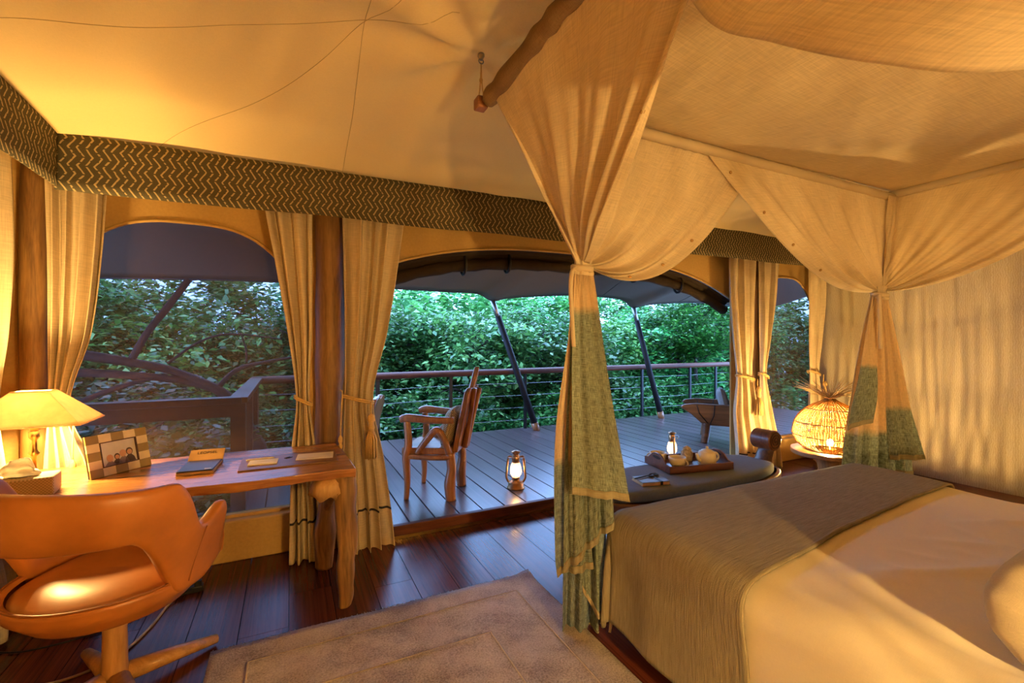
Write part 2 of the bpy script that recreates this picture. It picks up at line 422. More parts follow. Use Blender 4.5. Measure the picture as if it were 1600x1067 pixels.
# ------------------------------------------------------------------ curtains
HEMC = plain('dark_hem_cord', (.02, .02, .03), .8)
TASS = plain('tassel_yarn', (.66, .44, .18), .85, scale=200, bump=.6)
def tassel(parent, p, mat=TASS, s=1.0):
    p = Vector(p)
    m = MB(); m.lathe([(.004, 0), (.016*s, -.012*s), (.02*s, -.03*s), (.012*s, -.05*s), (.017*s, -.07*s), (.01*s, -.09*s)], 12, p)
    h = m.build('tassel', mat, parent)
    m = MB()
    for k in range(34):
        a = random.uniform(0, 2*pi); r = .03*s*math.sqrt(random.random())
        m.tube([p+Vector((r*.35*cos(a), r*.35*sin(a), -.088*s)), p+Vector((r*.9*cos(a), r*.9*sin(a), -.13*s)), p+Vector((r*cos(a), r*sin(a), -.215*s-random.uniform(0, .015)))], .0042*s, 4)
    m.build('tassel_strands', mat, h)
def curtain(label, ks, n, y0, axis='X', side=1, fwd=.075, tie=None, hem=None, tass=None, seed=0, hook=None):
    """ks: (z, left, right, pleat depth); y0: hanging plane; axis: along which wall axis it runs"""
    root = thing('curtain', label, 'curtain', group='linen curtains of the tent walls')
    rnd = random.Random(seed); ph = [rnd.uniform(0, 6.28) for _ in range(6)]
    zb, zt = min(k[0] for k in ks), max(k[0] for k in ks)
    def P(s, z, off=0):
        l, r, a = keys(ks, z)
        q = s+.03*sin(2*pi*1.3*s+ph[0])
        f = sin(2*pi*n*q+1.1*sin(2*pi*1.6*q+ph[1])+ph[2])+.30*sin(2*pi*n*2.1*q+ph[3]+z*.8)
        f += .5*noise.noise(Vector((s*4, z*1.3, seed)))
        x = lerp(l, r, s)+.25*(r-l)/n*cos(2*pi*n*q+ph[4])*.5
        y = y0-side*(a*f)-side*off-side*fwd*smooth(.75, .15, z)
        zz = z
        if z < zb+.02: zz = z+.012*noise.noise(Vector((s*6, seed, 0)))
        return (x, y, zz) if axis == 'X' else (y, x, zz)
    def fn(s, v): return P(s, lerp(zt, zb, v))
    l, r, a = keys(ks, zt)
    MB().grid(fn, 16*n+30, 70, (1.1*(r-l)*1.8, zt-zb)).build('panel', CURT, root, solid=.004)
    if hem:
        MB().grid(lambda s, v: P(s, lerp(hem+.007, hem-.007, v), .006), 16*n+30, 2).build('hem_stripe', HEMC, root, solid=.003)
    if tie:
        l, r, a = keys(ks, tie); c = (l+r)/2; hw = abs(r-l)/2+.012; pts = []
        for k in range(25):
            q = 2*pi*k/24; x = c+hw*cos(q); y = y0-side*(a*1.75+.012)*sin(q); z = tie-.03*cos(q)*(1 if tass != 'l' else -1)
            pts.append((x, y, z) if axis == 'X' else (y, x, z))
        m = MB().tube(pts, .0065, 6, caps=False); m.tube([(p[0], p[1], p[2]-.014) for p in pts], .0065, 6, caps=False)
        m.build('tie_rope', ROPE, root)
        if tass in ('r', 'l'):
            x = c+(hw*.72 if tass == 'r' else -hw*.72); y = y0-side*(a*1.75+.03)
            p = (x, y, tie-.02) if axis == 'X' else (y, x, tie-.02)
            MB().tube([p, (p[0], p[1], p[2]-.1)], .006, 6).build('cord', ROPE, root)
            tassel(root, (p[0], p[1]-.015, p[2]-.08), s=1.4)
    if hook is not None:
        x, z = hook
        MB().tube(spline([(x, y0+.0, z+.03), (x+.012, y0-.05, z+.02), (x+.006, y0-.055, z-.1), (x, y0-.05, z-.28)], 6), .005, 6).build('hanging_cord', ROPE, root)
        MB().lathe([(.004, .03), (.014, .01), (.016, -.01), (.009, -.03), (.018, -.05), (.003, -.075)], 10, (x, y0-.05, z-.3)).build('cord_knob', ROPE, root)
    return root
def kx(pl, Y):   # (py, px_left, px_right, depth) on the plane Y -> (z, x_left, x_right, depth); heights taken at the panel's middle
    out = []
    for py, a, b, d in pl:
        A, B = atY(a, py, Y), atY(b, py, Y); out.append(((A.z+B.z)/2, A.x, B.x, d))
    return out
YC = 3.36
A = kx([(318, 412, 490, .028), (420, 432, 489, .03), (520, 450, 488, .03), (624, 463, 484, .024), (700, 456, 494, .035), (868, 452, 506, .04)], YC)
curtain('beige linen curtain tied back left of the thick post, hanging behind the desk corner', A, 3, YC, tie=A[3][0], hem=.27, seed=3)
B = kx([(325, 533, 630, .03), (420, 536, 618, .034), (520, 538, 602, .034), (622, 538, 581, .026), (720, 534, 597, .04), (866, 528, 612, .045)], YC)
curtain('beige linen curtain tied with a tasselled rope right of the thick post', B, 4, YC, tie=B[3][0], hem=.27, tass='r', seed=8, hook=(B[3][1]-.03, B[3][0]+.03))
Cc = kx([(270, 70, 168, .03), (400, 74, 158, .032), (520, 74, 142, .03), (640, 74, 108, .022), (740, 66, 150, .035)], YC)
Cc.append((.02, Cc[-1][1]-.02, Cc[-1][2]+.05, .04))
curtain('beige linen curtain left of the mesh window, tied behind the lamp', Cc, 4, YC, tie=Cc[3][0], seed=5, hook=(Cc[3][2]+.03, Cc[3][0]))
Dk = [(2.48, 3.30, 2.30, .03), (1.9, 3.28, 2.42, .035), (1.5, 3.24, 2.72, .035), (1.1, 3.16, 2.96, .026), (.7, 3.22, 2.82, .04), (.02, 3.24, 2.75, .045)]
curtain('beige linen curtain hanging at the far left on the side wall', Dk, 4, -1.34, axis='Y', side=-1, tie=1.1, seed=6)
E = kx([(392, 1139, 1184, .03), (460, 1141, 1182, .033), (530, 1146, 1180, .03), (589, 1152, 1177, .024), (640, 1148, 1186, .035), (760, 1140, 1194, .04)], YC)
E[-1] = (.03,)+tuple(E[-1][1:])
curtain('beige linen curtain with tassel at the right edge of the deck opening', E, 3, YC, tie=E[3][0], hem=.25, tass='r', seed=12)
F = kx([(395, 1186, 1220, .028), (460, 1187, 1216, .03), (530, 1188, 1206, .028), (586, 1188, 1198, .02), (640, 1189, 1207, .035), (750, 1188, 1214, .04)], YC)
F[-1] = (.03,)+tuple(F[-1][1:])
curtain('narrow beige linen curtain between slim post and narrow mesh window', F, 2, YC, tie=F[3][0], seed=15)
G = kx([(400, 1262, 1290, .028), (480, 1262, 1287, .03), (540, 1262, 1283, .028), (582, 1264, 1279, .022), (640, 1262, 1286, .035), (740, 1260, 1290, .04)], YC)
G[-1] = (.03,)+tuple(G[-1][1:])
curtain('narrow beige linen curtain in the far right corner above the wicker lamp', G, 2, YC, tie=G[3][0], tass='r', seed=18)

# ------------------------------------------------------------------ bed
BX0, BX1, BY0, BY1, BZ = 1.42, 3.52, -.45, 1.82, .60
BCX, BCY = (BX0+BX1)/2, (BY0+BY1)/2
SKIRT = plain('brown_bed_skirt', (.12, .075, .055), .8, var=.2)
DUVET = cloth('cream_cotton', (.86, .78, .62), var=.015, transl=.1, weave=700, bump=.1, wrinkle=.7, coords='UV')
t = NT('crinkled_gauze'); v = t.coord('UV')
mp = t.n('ShaderNodeMapping'); t.t.links.new(v, mp.inputs[0]); mp.inputs['Scale'].default_value = (9, 120, 1)
h = t.noise(mp.outputs[0], 1, 3, .6, .6); fine = t.noise(v, 260, 2)
hh = t.math('ADD', h, t.math('MULTIPLY', fine, .25))
gc = t.ramp(hh, [(.35, (.23, .20, .14)), (.75, (.34, .30, .21))])
nm = t.bump(hh, .6, .010)
GAUZE = t.done(t.mixsh(.1, t.pbr(gc, .9, 0, nm, .15), t.transl(gc)))
bed = thing('bed', 'wide bed with cream bedding under a linen canopy', 'bed', (BCX, BCY, 0))
MB().box((0, 0, .2), (2.0, 2.16, .32)).build('base', SKIRT, bed, bevel=.03)
for sx in (-1, 1):
    for sy in (-1, 1): MB().lathe([(.035, 0), (.045, .04)], 12, (sx*.85, sy*.95, 0)).build('leg', DARKW, bed)
MB().box((0, 0, .46), (2.0, 2.16, .22)).build('mattress', DUVET, bed, bevel=.06)
def drape(p, q, hw, hl, r, top, crown=.03, ripple=.012, freq=9, seed=0, zmin=.02, flare=.10):
    """flat sheet point (p, q) laid over a mattress block of half sizes hw, hl; edge radius r"""
    ip, iq = max(-hw+r, min(hw-r, p)), max(-hl+r, min(hl-r, q))
    dx, dy = p-ip, q-iq; d = math.hypot(dx, dy)
    z = top+crown*(1-(p/hw)**2)*(1-(q/hl)**2) if d < 1e-6 else top
    z += .006*noise.noise(Vector((p*3.5, q*3.5, seed)))+.012*noise.noise(Vector((p*1.3, q*1.3, seed+3)))
    if d < 1e-6: return (ip, iq, z)
    nx, ny = dx/d, dy/d; arc = r*pi/2
    if d < arc: a = d/r; out, dr = r*sin(a), r*(1-cos(a))
    else:
        e = d-arc; out, dr = r+flare*e*.6, r+e
        along = p*ny-q*nx+seed
        out += ripple*smooth(0, .18, e)*(sin(freq*along+1.5*noise.noise(Vector((along*2, seed, 0))))+.6*noise.noise(Vector((along*6, e*2, seed))))
    return (ip+nx*out, iq+ny*out, max(zmin, z-dr))
HW, HL = (BX1-BX0)/2, (BY1-BY0)/2
def duvet(u, v):
    p, q = lerp(-HW-.42, HW+.42, u), lerp(-HL-.3, HL+.30, v)
    x, y, z = drape(p, q, HW, HL, .10, BZ, seed=2, ripple=.005, freq=6)
    k = smooth(.35, .1, q)*smooth(HW, HW-.15, abs(p))
    r1 = 1-abs(noise.noise(Vector((p*1.3+q*2.6, q*.8-p*.5, 4)))*2); r2 = 1-abs(noise.noise(Vector((p*3.5-q*1.4, q*1.7+p, 7)))*2)
    return (x, y, z+k*(.022*max(0, r1)**3+.010*max(0, r2)**4))
MB().grid(duvet, 170, 150, (3, 3)).build('duvet', DUVET, bed, solid=.012)
# throw: across the foot, hanging over the left side
def throw(u, v):
    q0 = lerp(.36, .62, u)-.0
    q = lerp(q0-.04*(1-u), HL+.42, v)+.01*noise.noise(Vector((u*5, 0, 0)))*(1-v)
    p = lerp(-HW-.5, HW+.32, u)
    x, y, z = drape(p, q, HW+.03, HL+.03, .10, BZ+.018, seed=2, ripple=.012, freq=10, zmin=.05, flare=.10)
    return (x, y, z)
thr = MB().grid(throw, 150, 90, (2.9, 1.1)).build('throw_blanket', GAUZE, solid=.010)
thr.location = (BCX, BCY, 0); tag(thr, 'olive-grey crinkled gauze throw laid across the foot of the bed', 'blanket')
# bolster with gathered end
BOLS = cloth('bolster_velvet', (.58, .50, .36), var=.05, transl=.05, weave=300, bump=.3, sheen=.4)
def bol(u, v):
    a = 2*pi*u; t = v
    if t < .28:
        k = t/.28; r = .165*math.sqrt(max(0, 1-(1-k)**2.2)); xx = -.02-.055*(1-(1-(1-k)**2)**1)+.055
        xx = .05*(k**1.5)-.05
        r *= 1+.05*sin(11*a)*(1-k)*min(1, k*6)
    else: r = .165*(1+.02*sin(11*a)*(1-(t-.28)/.72)**3); xx = (t-.28)/.72*1.5
    return (xx, r*cos(a), r*sin(a)*.95)
b = MB().grid(bol, 66, 60, (2, 2), wrap=True).build('bolster', BOLS)
b.location = (1.66, .37, BZ+.175); b.rotation_euler = (0, 0, math.radians(4)); tag(b, 'grey-beige bolster cushion with gathered end at the head of the bed', 'cushion')
MB().lathe([(.0, .0), (.018, -.004), (.02, -.012), (0, -.018)], 12).build('button', BOLS, b, loc=(-.052, 0, 0), rot=(0, pi/2, 0))

# ------------------------------------------------------------------ canopy over the bed
CX0, CX1, CY0, CY1, CZ = .77, 3.86, -.75, 1.74, 2.50
K1, K2 = Vector((1.27, 1.83, 1.825)), Vector((3.72, 1.74, 1.80)); K3, K4 = Vector((1.28, -.75, 1.75)), Vector((3.72, -.75, 1.8))
can = thing('bed_canopy', 'cream linen four-corner bed canopy hung from the ceiling', 'canopy', (0, 0, 0))
POLEW = wood('canopy_pole_wood', (.14, .05, .02), (.32, .13, .05), rough=.5, axis=1)
for nm, p, q in (('pole', (CX0, CY1+.10, CZ), (CX0, CY0, CZ)), ('pole', (CX1, CY1+.08, CZ), (CX1, CY0, CZ)), ('pole', (CX0+.02, CY1-.02, CZ-.03), (CX1-.02, CY1-.02, CZ-.03)), ('pole', (CX0+.02, CY0, CZ-.03), (CX1-.02, CY0, CZ-.03))):
    MB().tube([p, tuple((Vector(p)+Vector(q))/2), q], .02, 10).build(nm, POLEW, can)
# squared end peg and the sleeve sewn round the near pole
MB().box((CX0-.015, CY1+.12, CZ-.005), (.05, .055, .05)).build('pole_peg', POLEW, can, bevel=.006)
SLEEVE = cloth('sleeve_linen', (.25, .165, .095), var=.08, transl=.15, weave=160, bump=.25)
def sleeve(u, v):
    a = 2*pi*u; y = lerp(CY1+.06, CY0, v); r = .032*(1+.10*sin(v*95+2*sin(v*31)))
    return (CX0+r*cos(a), y, CZ+r*1.25*sin(a)-.004)
MB().grid(sleeve, 16, 110, (1, 6), wrap=True).build('pole_sleeve', SLEEVE, can)
for a, b in (((CX0+.03, CY1-.02, CZ-.03), (CX1-.02, CY1-.02, CZ-.03)), ((CX1, CY1+.02, CZ), (CX1, CY0, CZ))):
    a, b = Vector(a), Vector(b)
    MB().tube([a.lerp(b, k/90) for k in range(91)], [.027*(1+.08*sin(k*2.9)) for k in range(91)], 12).build('pole_sleeve', NETM, can)
# roof sheet
def roof(u, v):
    x, y = lerp(CX0, CX1, u), lerp(CY0, CY1, v)
    sag = .15*(1-(2*u-1)**2)*(1-(2*v-1)**2)**.6+.018*sin(11*(u*.8+v*.5)+2*noise.noise(Vector((x, y, 1))))*min(1, 6*u*(1-u))*min(1, 6*v*(1-v))
    return (x, y, CZ-sag+.018)
MB().grid(roof, 80, 70, (3.1, 2.5)).build('roof_sheet', NETM, can, solid=.002)
BTN = plain('horn_button', (.45, .27, .10), .4)
def net_panel(name, top, knot, sag, gather, nrm, npl=6, amp=.04, mat=NETM, pw=1.0, uv=(1.6, 1.2), seed=0, edge=None, buttons=()):
    """sheet from the bar (top(s)) drawn together into the knot; sag grows towards the free edge s=1"""
    nrm = Vector(nrm).normalized(); gather = Vector(gather)
    def fn(s, v):
        A = Vector(top(s)); B = knot+gather*(s-.5)
        k = v
        p = A.lerp(B, k)
        p.z -= sag*(s**pw)*(4*k*(1-k))*(1.0+.35*(k-.5))
        if edge:
            e = edge(k, s); p += e
        f = sin(2*pi*npl*(s**1.15)+1.4*sin(5*s+seed)+seed)+.45*sin(2*pi*npl*2.3*s+seed*2)
        w_ = (k**.75)*(1-.62*smooth(.75, 1, k))
        p += nrm*(amp*f*w_*(.35+.9*s))
        p += nrm*(.02*noise.noise(Vector((s*3, k*2.5, seed))))*(k*(1-k)*4)
        return p
    o = MB().grid(fn, 110, 70, uv).build(name, mat, can, solid=.002)
    for k in buttons:
        p = fn(.965, k); a, b = fn(.95, k)-p, fn(.965, k+.02)-p; nn = a.cross(b).normalized()
        if nn.dot(Vector((0, 0, CAM_H))-p) < 0: nn = -nn
        q = nn.to_track_quat('Z', 'Y')
        bt = MB().lathe([(.0, .005), (.006, .005), (.009, .002), (.009, -.002), (0, -.003)], 12).build('button', BTN, o); bt.location = p+nn*.004; bt.rotation_euler = q.to_euler()
    return o
net_panel('side_drape', lambda s: (CX0, lerp(CY1, .50, s), CZ-.03), K1, .05, (.0, -.07, .0), (-1, .35, .1), 4, .036, seed=1.3, uv=(1.7, 1.3), buttons=(.42,))
net_panel('foot_drape', lambda s: (lerp(CX0, 2.42, s), CY1, CZ-.03), K1, .27, (.08, .02, -.01), (0, 1, .2), 4, .034, seed=2.1, uv=(1.9, 1.4), pw=1.6, buttons=(.38, .56, .75))
net_panel('foot_drape', lambda s: (lerp(CX1, 1.97, s), CY1-.02, CZ-.03), K2, .17, (-.05, .03, -.0), (0, -1, .2), 4, .032, seed=4.4, uv=(2.0, 1.4), pw=1.3, buttons=(.08, .25, .42, .6))
net_panel('side_drape', lambda s: (CX1, lerp(CY1, .45, s), CZ-.03), K2, .16, (.03, -.05, 0), (1, .2, .1), 4, .03, seed=.6, uv=(1.7, 1.3), pw=1.4)
NET2 = cloth('doubled_bed_net_linen', (.84, .73, .54), var=.05, transl=.10, weave=160, bump=.2)
L2E = spline([(.77, .84, 2.47), (.80, .71, 2.16), (.82, .57, 2.03), (.85, .41, 1.91), (.9, .25, 1.83), (1.0, -.1, 1.76), (1.28, -.725, 1.75)], 8)
def l2edge(k, s):
    q = k*(len(L2E)-1); i = min(int(q), len(L2E)-2); e = L2E[i].lerp(L2E[i+1], q-i)
    return (e-Vector((CX0, .84, CZ-.03)).lerp(K3+Vector((0, .025, 0)), k))*s**1.8
net_panel('side_drape', lambda s: (CX0, lerp(CY0, .84, s), CZ-.03), K3, .0, (0, .05, 0), (-1, .0, .1), 5, .02, seed=3.2, uv=(1.7, 1.3), edge=l2edge, mat=NET2)
net_panel('side_drape', lambda s: (CX1, lerp(CY0, .52, s), CZ-.03), K4, .2, (0, .05, 0), (1, .0, .1), 5, .02, seed=5.2, uv=(1.7, 1.3), pw=1.2)
# corner overlap strip above the far knot and button bands
net_panel('corner_strip', lambda s: (lerp(CX1-.13, CX1+.02, s), CY1-.05, CZ-.03), K2+Vector((0, -.03, 0)), .0, (.05, 0, 0), (0, -1, 0), 2, .012, seed=2.0, uv=(.2, 1))
# knots
def knot(c, r=.045):
    def fn(u, v):
        a = 2*pi*u; z = lerp(.045, -.05, v); rr = r*(.75+.25*cos(pi*v*1.1)**2)*(1+.12*sin(6*a)+.10*sin(9*a+2))
        return (c.x+rr*cos(a)*1.1, c.y+rr*sin(a), c.z+z+.012*sin(a))
    MB().grid(fn, 40, 10, (.3, .1), wrap=True).build('knot', NETM, can)
    pts = [(c.x+r*1.08*cos(2*pi*k/20), c.y+r*1.0*sin(2*pi*k/20), c.z-.02+.01*sin(2*pi*k/20)) for k in range(21)]
    MB().tube(pts, .010, 6, caps=False, flat=1.6).build('knot_tie', NETM, can)
    MB().tube(spline([(c.x-r, c.y-.02, c.z-.02), (c.x-r-.04, c.y-.04, c.z-.05), (c.x-r-.05, c.y-.045, c.z-.16), (c.x-r-.03, c.y-.04, c.z-.40)], 6), [.012]*19, 6, flat=.3).build('tie_tail', NETM, can)
knot(K1); knot(K2); knot(K3); knot(K4)
# tails of linen hanging below the knots, dip-dyed teal at the bottom
TEAL = (.29, .35, .305)
def linen(name, z, soft=.02, base=(.74, .58, .38)): return cloth(name, base, var=.06, transl=.35, weave=95, bump=.35, see=.06, dye=(z, soft, TEAL, .50))
LIN_HI, LIN_MID, LIN_LO, LIN_FAR = linen('dipped_linen_high', 1.60), linen('dipped_linen_all', 1.55), linen('dipped_linen_low', .86), linen('dipped_linen_far', .80, .025)
HEMF = cloth('linen_hem_band', (.40, .37, .26), var=.06, transl=.25, weave=95, bump=.3)
HEML = cloth('pale_hem_band', (.56, .46, .30), var=.06, transl=.25, weave=95, bump=.3)
U = Vector((cos(TH), -sin(TH), 0))   # across and away, for the tails' lie
def tail(name, knotp, mat, ks, y, npl, amp, bot=lambda s: 0, seed=0, hem=HEMF, hemw=.035, across=U, uv=1.0):
    """ks: (z, left, right) offsets along `across` from the knot; y: depth offset at the bottom"""
    away = Vector((-across.y, across.x, 0)); zb = min(k[0] for k in ks); zt = max(k[0] for k in ks)
    def P(s, v, off=0):
        z = lerp(zt, zb, v); l, r = keys(ks, z); 
        fl = (v**.8)
        q = knotp+across*lerp(l, r, s)+away*(y*v+off)
        f = sin(2*pi*npl*s+seed+.8*sin(4*s+seed))+.4*sin(2*pi*npl*2.2*s+1.7*seed)
        q += away*(-amp*f*(.35+.65*v))+away*(.02*noise.noise(Vector((s*2, v*3, seed))))*v
        q.z = max(.008, z+bot(s)*v*v)
        return q
    o = MB().grid(P, 60, 80, (uv, uv*(zt-zb)/max(.05, abs(ks[0][2]-ks[0][1]))*.6)).build(name, mat, can, solid=.002)
    if hem:
        L = zt-zb
        MB().grid(lambda s, v: P(s, 1-hemw/L*(1-v), -.0035), 60, 3, (uv, .05)).build('hem', hem, o, solid=.003)
    return o
tail('tail_cloth', K1, LIN_LO, [(1.80, -.05, .01), (1.5, -.065, .0), (1.0, -.13, .02), (.42, -.13, .05), (.33, -.12, .06)], .02, 2, .016, seed=1, bot=lambda s: -.02+.03*s, uv=.5)
tail('tail_cloth', K1, LIN_MID, [(1.80, -.03, .04), (1.4, -.06, .07), (.9, -.085, .13), (.50, -.09, .155)], -.01, 3, .022, seed=3, bot=lambda s: -.17*(1-s)+.06*s, uv=.6)
tail('tail_cloth', K1, LIN_MID, [(1.80, -.02, .04), (1.4, -.05, .06), (.8, -.06, .12), (.08, -.02, .13)], .05, 2, .022, seed=5, bot=lambda s: .22*(1-s)**2, uv=.6, hem=HEML)
tail('tail_cloth', K1, LIN_MID, [(1.80, -.02, .04), (1.4, -.04, .05), (.8, -.08, .09), (.01, -.09, .09)], .08, 2, .03, seed=8, bot=lambda s: -.03, uv=.6)
tail('tail_cloth', K1, LIN_HI, [(1.80, -.035, .05), (1.62, -.045, .075), (1.3, -.055, .115), (.72, -.06, .205)], -.09, 2, .010, seed=2.2, bot=lambda s: .02-.03*s, uv=.8)
tail('tail_cloth', K2, LIN_FAR, [(1.80, -.05, .04), (1.4, -.13, .12), (.9, -.20, .24), (.5, -.24, .30)], .05, 4, .035, seed=4, uv=1.0)
tail('tail_cloth', K2, linen('dipped_linen_wing', 1.28), [(1.80, -.05, .0), (1.5, -.12, -.04), (1.15, -.20, -.05), (.84, -.285, -.10)], -.06, 1, .012, seed=1, bot=lambda s: .05*s, uv=.4)
tail('tail_cloth', K2, linen('dipped_linen_side', .98), [(1.80, .0, .05), (1.4, .03, .14), (1.0, .05, .22), (.62, .08, .33)], .0, 2, .014, seed=6, bot=lambda s: .0, uv=.5)
# rope and ceiling hook
hk = thing('ceiling_hook', 'small steel eye on the ceiling holding the canopy rope', 'hook', (CX0-.01, CY1+.13, ceil_z(CX0, CY1+.13)))
hz = hk.location.z
MB().lathe([(.014, .0), (.016, -.012), (.006, -.03)], 12).build('eye_plate', STEEL, hk)
MB().tube([(.011*cos(2*pi*k/14), 0, -.034+.011*sin(2*pi*k/14)) for k in range(15)], .003, 6, caps=False).build('eye_ring', STEEL, hk)
rp = thing('canopy_rope', 'thin knotted cord from ceiling hook to canopy pole', 'cord', (CX0-.01, CY1+.13, CZ+.02))
L = hz-.04-(CZ+.02)
MB().tube([(-.012, 0, 0), (-.002, 0, L*.5), (0, 0, L)], .0028, 6).build('strand', ROPE, rp)
MB().tube([(.014, 0, 0), (.003, 0, L*.5), (0, 0, L)], .0028, 6).build('strand', ROPE, rp)
MB().lathe([(.002, .012), (.008, .004), (.008, -.004), (.002, -.012)], 10, (0, 0, L*.52)).build('rope_knot', ROPE, rp)
# ------------------------------------------------------------------ rug
t = NT('distressed_rug'); v = t.coord('Object')
big = t.noise(v, 3.2, 5, .65, .6); fine = t.noise(v, 120, 3, .7)
wv = t.n('ShaderNodeTexWave', wave_type='RINGS', rings_direction='Z'); t.t.links.new(v, wv.inputs[0]); wv.inputs['Scale'].default_value = 1.6; wv.inputs['Distortion'].default_value = 6; wv.inputs['Detail Scale'].default_value = 3
f = t.math('ADD', t.math('ADD', t.math('MULTIPLY', big, .42), t.math('MULTIPLY', fine, .5)), t.math('MULTIPLY', wv.outputs['Fac'], .05))
RUG = t.done(t.pbr(t.ramp(f, [(.36, (.19, .15, .145)), (.50, (.43, .37, .34)), (.64, (.62, .55, .49))]), .95, 0, t.bump(t.math('ADD', fine, t.math('MULTIPLY', big, .4)), .8, .008), .1, Sheen_Weight=.2))
RX0, RX1, RY0, RY1 = -.33, 1.33, -1.2, 2.50
rug = MB().grid(lambda u, v: (lerp(RX0, RX1, u), lerp(RY0, RY1, v)+.012*noise.noise(Vector((u*3, v, 0))), .010+.005*noise.noise(Vector((u*4, v*6, 1)))+.02*smooth(.93, 1, u)*smooth(.97, 1, v)), 60, 90).build('rug', RUG, solid=.014)
tag(rug, 'worn grey-beige patterned rug beside the bed', 'rug')
BORD = plain('rug_border_relief', (.47, .39, .32), .95, scale=60, bump=.5)
for off in (.16, .44):                      # stitched border lines of the pattern
    pts = [(RX0+off, RY0+off, .021), (RX0+off, RY1-off, .021), (RX1-off, RY1-off, .021), (RX1-off, RY0+off, .021)]
    MB().tube(pts, .006, 4, flat=.4).build('border_line', BORD, rug)
m = MB()
for k in range(260):
    x = random.uniform(RX0, RX1); L = random.uniform(.008, .03)
    m.tube([(x, RY1-.004, .012), (x+random.uniform(-.008, .008), RY1+L, .006)], .0022, 3)
m.build('fringe', BORD, rug, kind='stuff')

# ------------------------------------------------------------------ desk
DT = .758
desk = thing('desk', 'live-edge timber desk on rough trunk legs in front of the mesh window', 'desk', (-.47, 3.0, 0))
n = 60; poly = []
for k in range(n+1):
    x = lerp(-1.28, .325, k/n); poly.append((x, 2.60+.018*noise.noise(Vector((x*3, 0, 0)))+.008*noise.noise(Vector((x*11, 4, 0)))))
poly += [(.31, 3.0), (.28, 3.33)]
for k in range(n+1):
    x = lerp(.27, -1.28, k/n); poly.append((x, 3.335+.02*noise.noise(Vector((x*2.5, 7, 0)))))
def slab(x, y, h):
    inset = 0
    return (x+.47, y-3.0+(.02*(1-h) if y < 2.8 else 0)+.006*noise.noise(Vector((x*9, h*4, 2))), lerp(DT-.052, DT, h)+(.008*noise.noise(Vector((x*6, 1, h)))*(1-h)))
MB().prism(poly, 0, 1, slab).build('desktop', DESKW, desk, smooth=False, bevel=.005)
def trunk(name, pts, rs, par, mat=LEGW, seg=16, lump=.25, sub=8):
    sp = spline(pts, sub); rr = radii(rs, sub)
    m = MB(); m.tube(sp, rr, seg)
    m.v = [tuple(Vector(q)+Vector((noise.noise(Vector(q)*9), noise.noise(Vector(q)*9+Vector((5, 1, 0))), noise.noise(Vector(q)*8+Vector((0, 9, 3)))))*lump*.05) for q in m.v]
    return m.build(name, mat, par)
o0 = Vector((.47, -3.0, 0))
def L(*p): return [tuple(Vector(q)+o0) for q in p]
trunk('leg', L((.275, 2.645, .0), (.272, 2.645, .16), (.285, 2.655, .38), (.275, 2.66, .58), (.27, 2.66, .715)), [.032, .046, .05, .055, .062], desk)
trunk('leg', L((.20, 3.16, .0), (.205, 3.15, .25), (.22, 3.15, .5), (.225, 3.15, .715)), [.05, .06, .05, .055], desk)
trunk('leg', L((-1.18, 2.70, .0), (-1.18, 2.71, .35), (-1.17, 2.72, .715)), [.045, .05, .055], desk)
trunk('leg', L((-1.18, 3.2, .0), (-1.18, 3.2, .35), (-1.17, 3.2, .715)), [.045, .05, .055], desk)
m = MB().lathe([(.0, -.075), (.05, -.065), (.085, -.025), (.082, .02), (.05, .05), (0, .055)], 24, (.47+.19, -.335, .66), sx=1.15, sy=.75)
m.v = [tuple(Vector(q)+Vector((1, 1, 1))*noise.noise(Vector(q)*22)*.028+Vector((0, 0, noise.noise(Vector(q)*14+Vector((3, 0, 0)))*.03))) for q in m.v]
m.build('burl', wood('burl_wood', (.30, .15, .05), (.62, .40, .17), rough=.5, axis=2, grain=6, bump=.4), desk)
trunk('brace', L((.215, 3.12, .40), (.24, 2.95, .58), (.26, 2.74, .70)), [.03, .035, .04], desk)

# ------------------------------------------------------------------ swivel armchair
LEATHER = plain('tan_leather', (.46, .165, .035), .38, scale=5, var=.22, bump=.12, spec=.5)
PIPING = plain('leather_piping', (.26, .085, .02), .5)
ch = thing('swivel_chair', 'tan leather shell armchair on oak pedestal drawn up to the desk', 'armchair', (-.645, 2.39, 0), math.radians(-31))
RB, ARM = .335, .21     # back radius, straight arm length
ARC = RB*pi*.5
def plan(a):            # a: signed arc length from back centre; returns x, y (front = +y), outward normal
    s = 1 if a >= 0 else -1; q = abs(a)
    if q <= ARC: t = q/RB; return s*RB*sin(t), -RB*cos(t), s*sin(t), -cos(t)
    return s*(RB-.02*((q-ARC)/ARM)), q-ARC, s, 0
AM = ARC+ARM
def ztop(q):
    q = abs(q)
    z = .955-.035*smooth(0, .40, q)
    z = lerp(z, .71, smooth(.415, .545, q))
    z += .055*smooth(.56, .66, q)-.17*smooth(.655, AM, q)**2
    return z
def zbot(q):
    q = abs(q); return .725+.012*(1-q/.4 if q < .4 else 0)-.265*smooth(.30, .49, q)+.05*smooth(.58, AM, q)
def band(u, v):         # closed cross-section swept along the U
    a = lerp(-AM, AM, u); x, y, nx, ny = plan(a); zt, zb = ztop(a), zbot(a)
    th_ = .034*(1-.55*smooth(AM-.07, AM, abs(a)))
    q = 2*pi*v; cz = (zt+zb)/2; hz_ = (zt-zb)/2
    sq = lambda w: math.copysign(abs(w)**.55, w)
    o = th_*sq(cos(q)); z = cz+hz_*sq(sin(q))
    lean = .085*smooth(.5, .95, z)-.02
    return (x+nx*(o+lean), y+ny*(o+lean)*1.0, z)
m = MB(); NU, NV = 90, 36
m.grid(lambda u, v: band(v, u), NV, NU, wrap=True)
i0 = 0
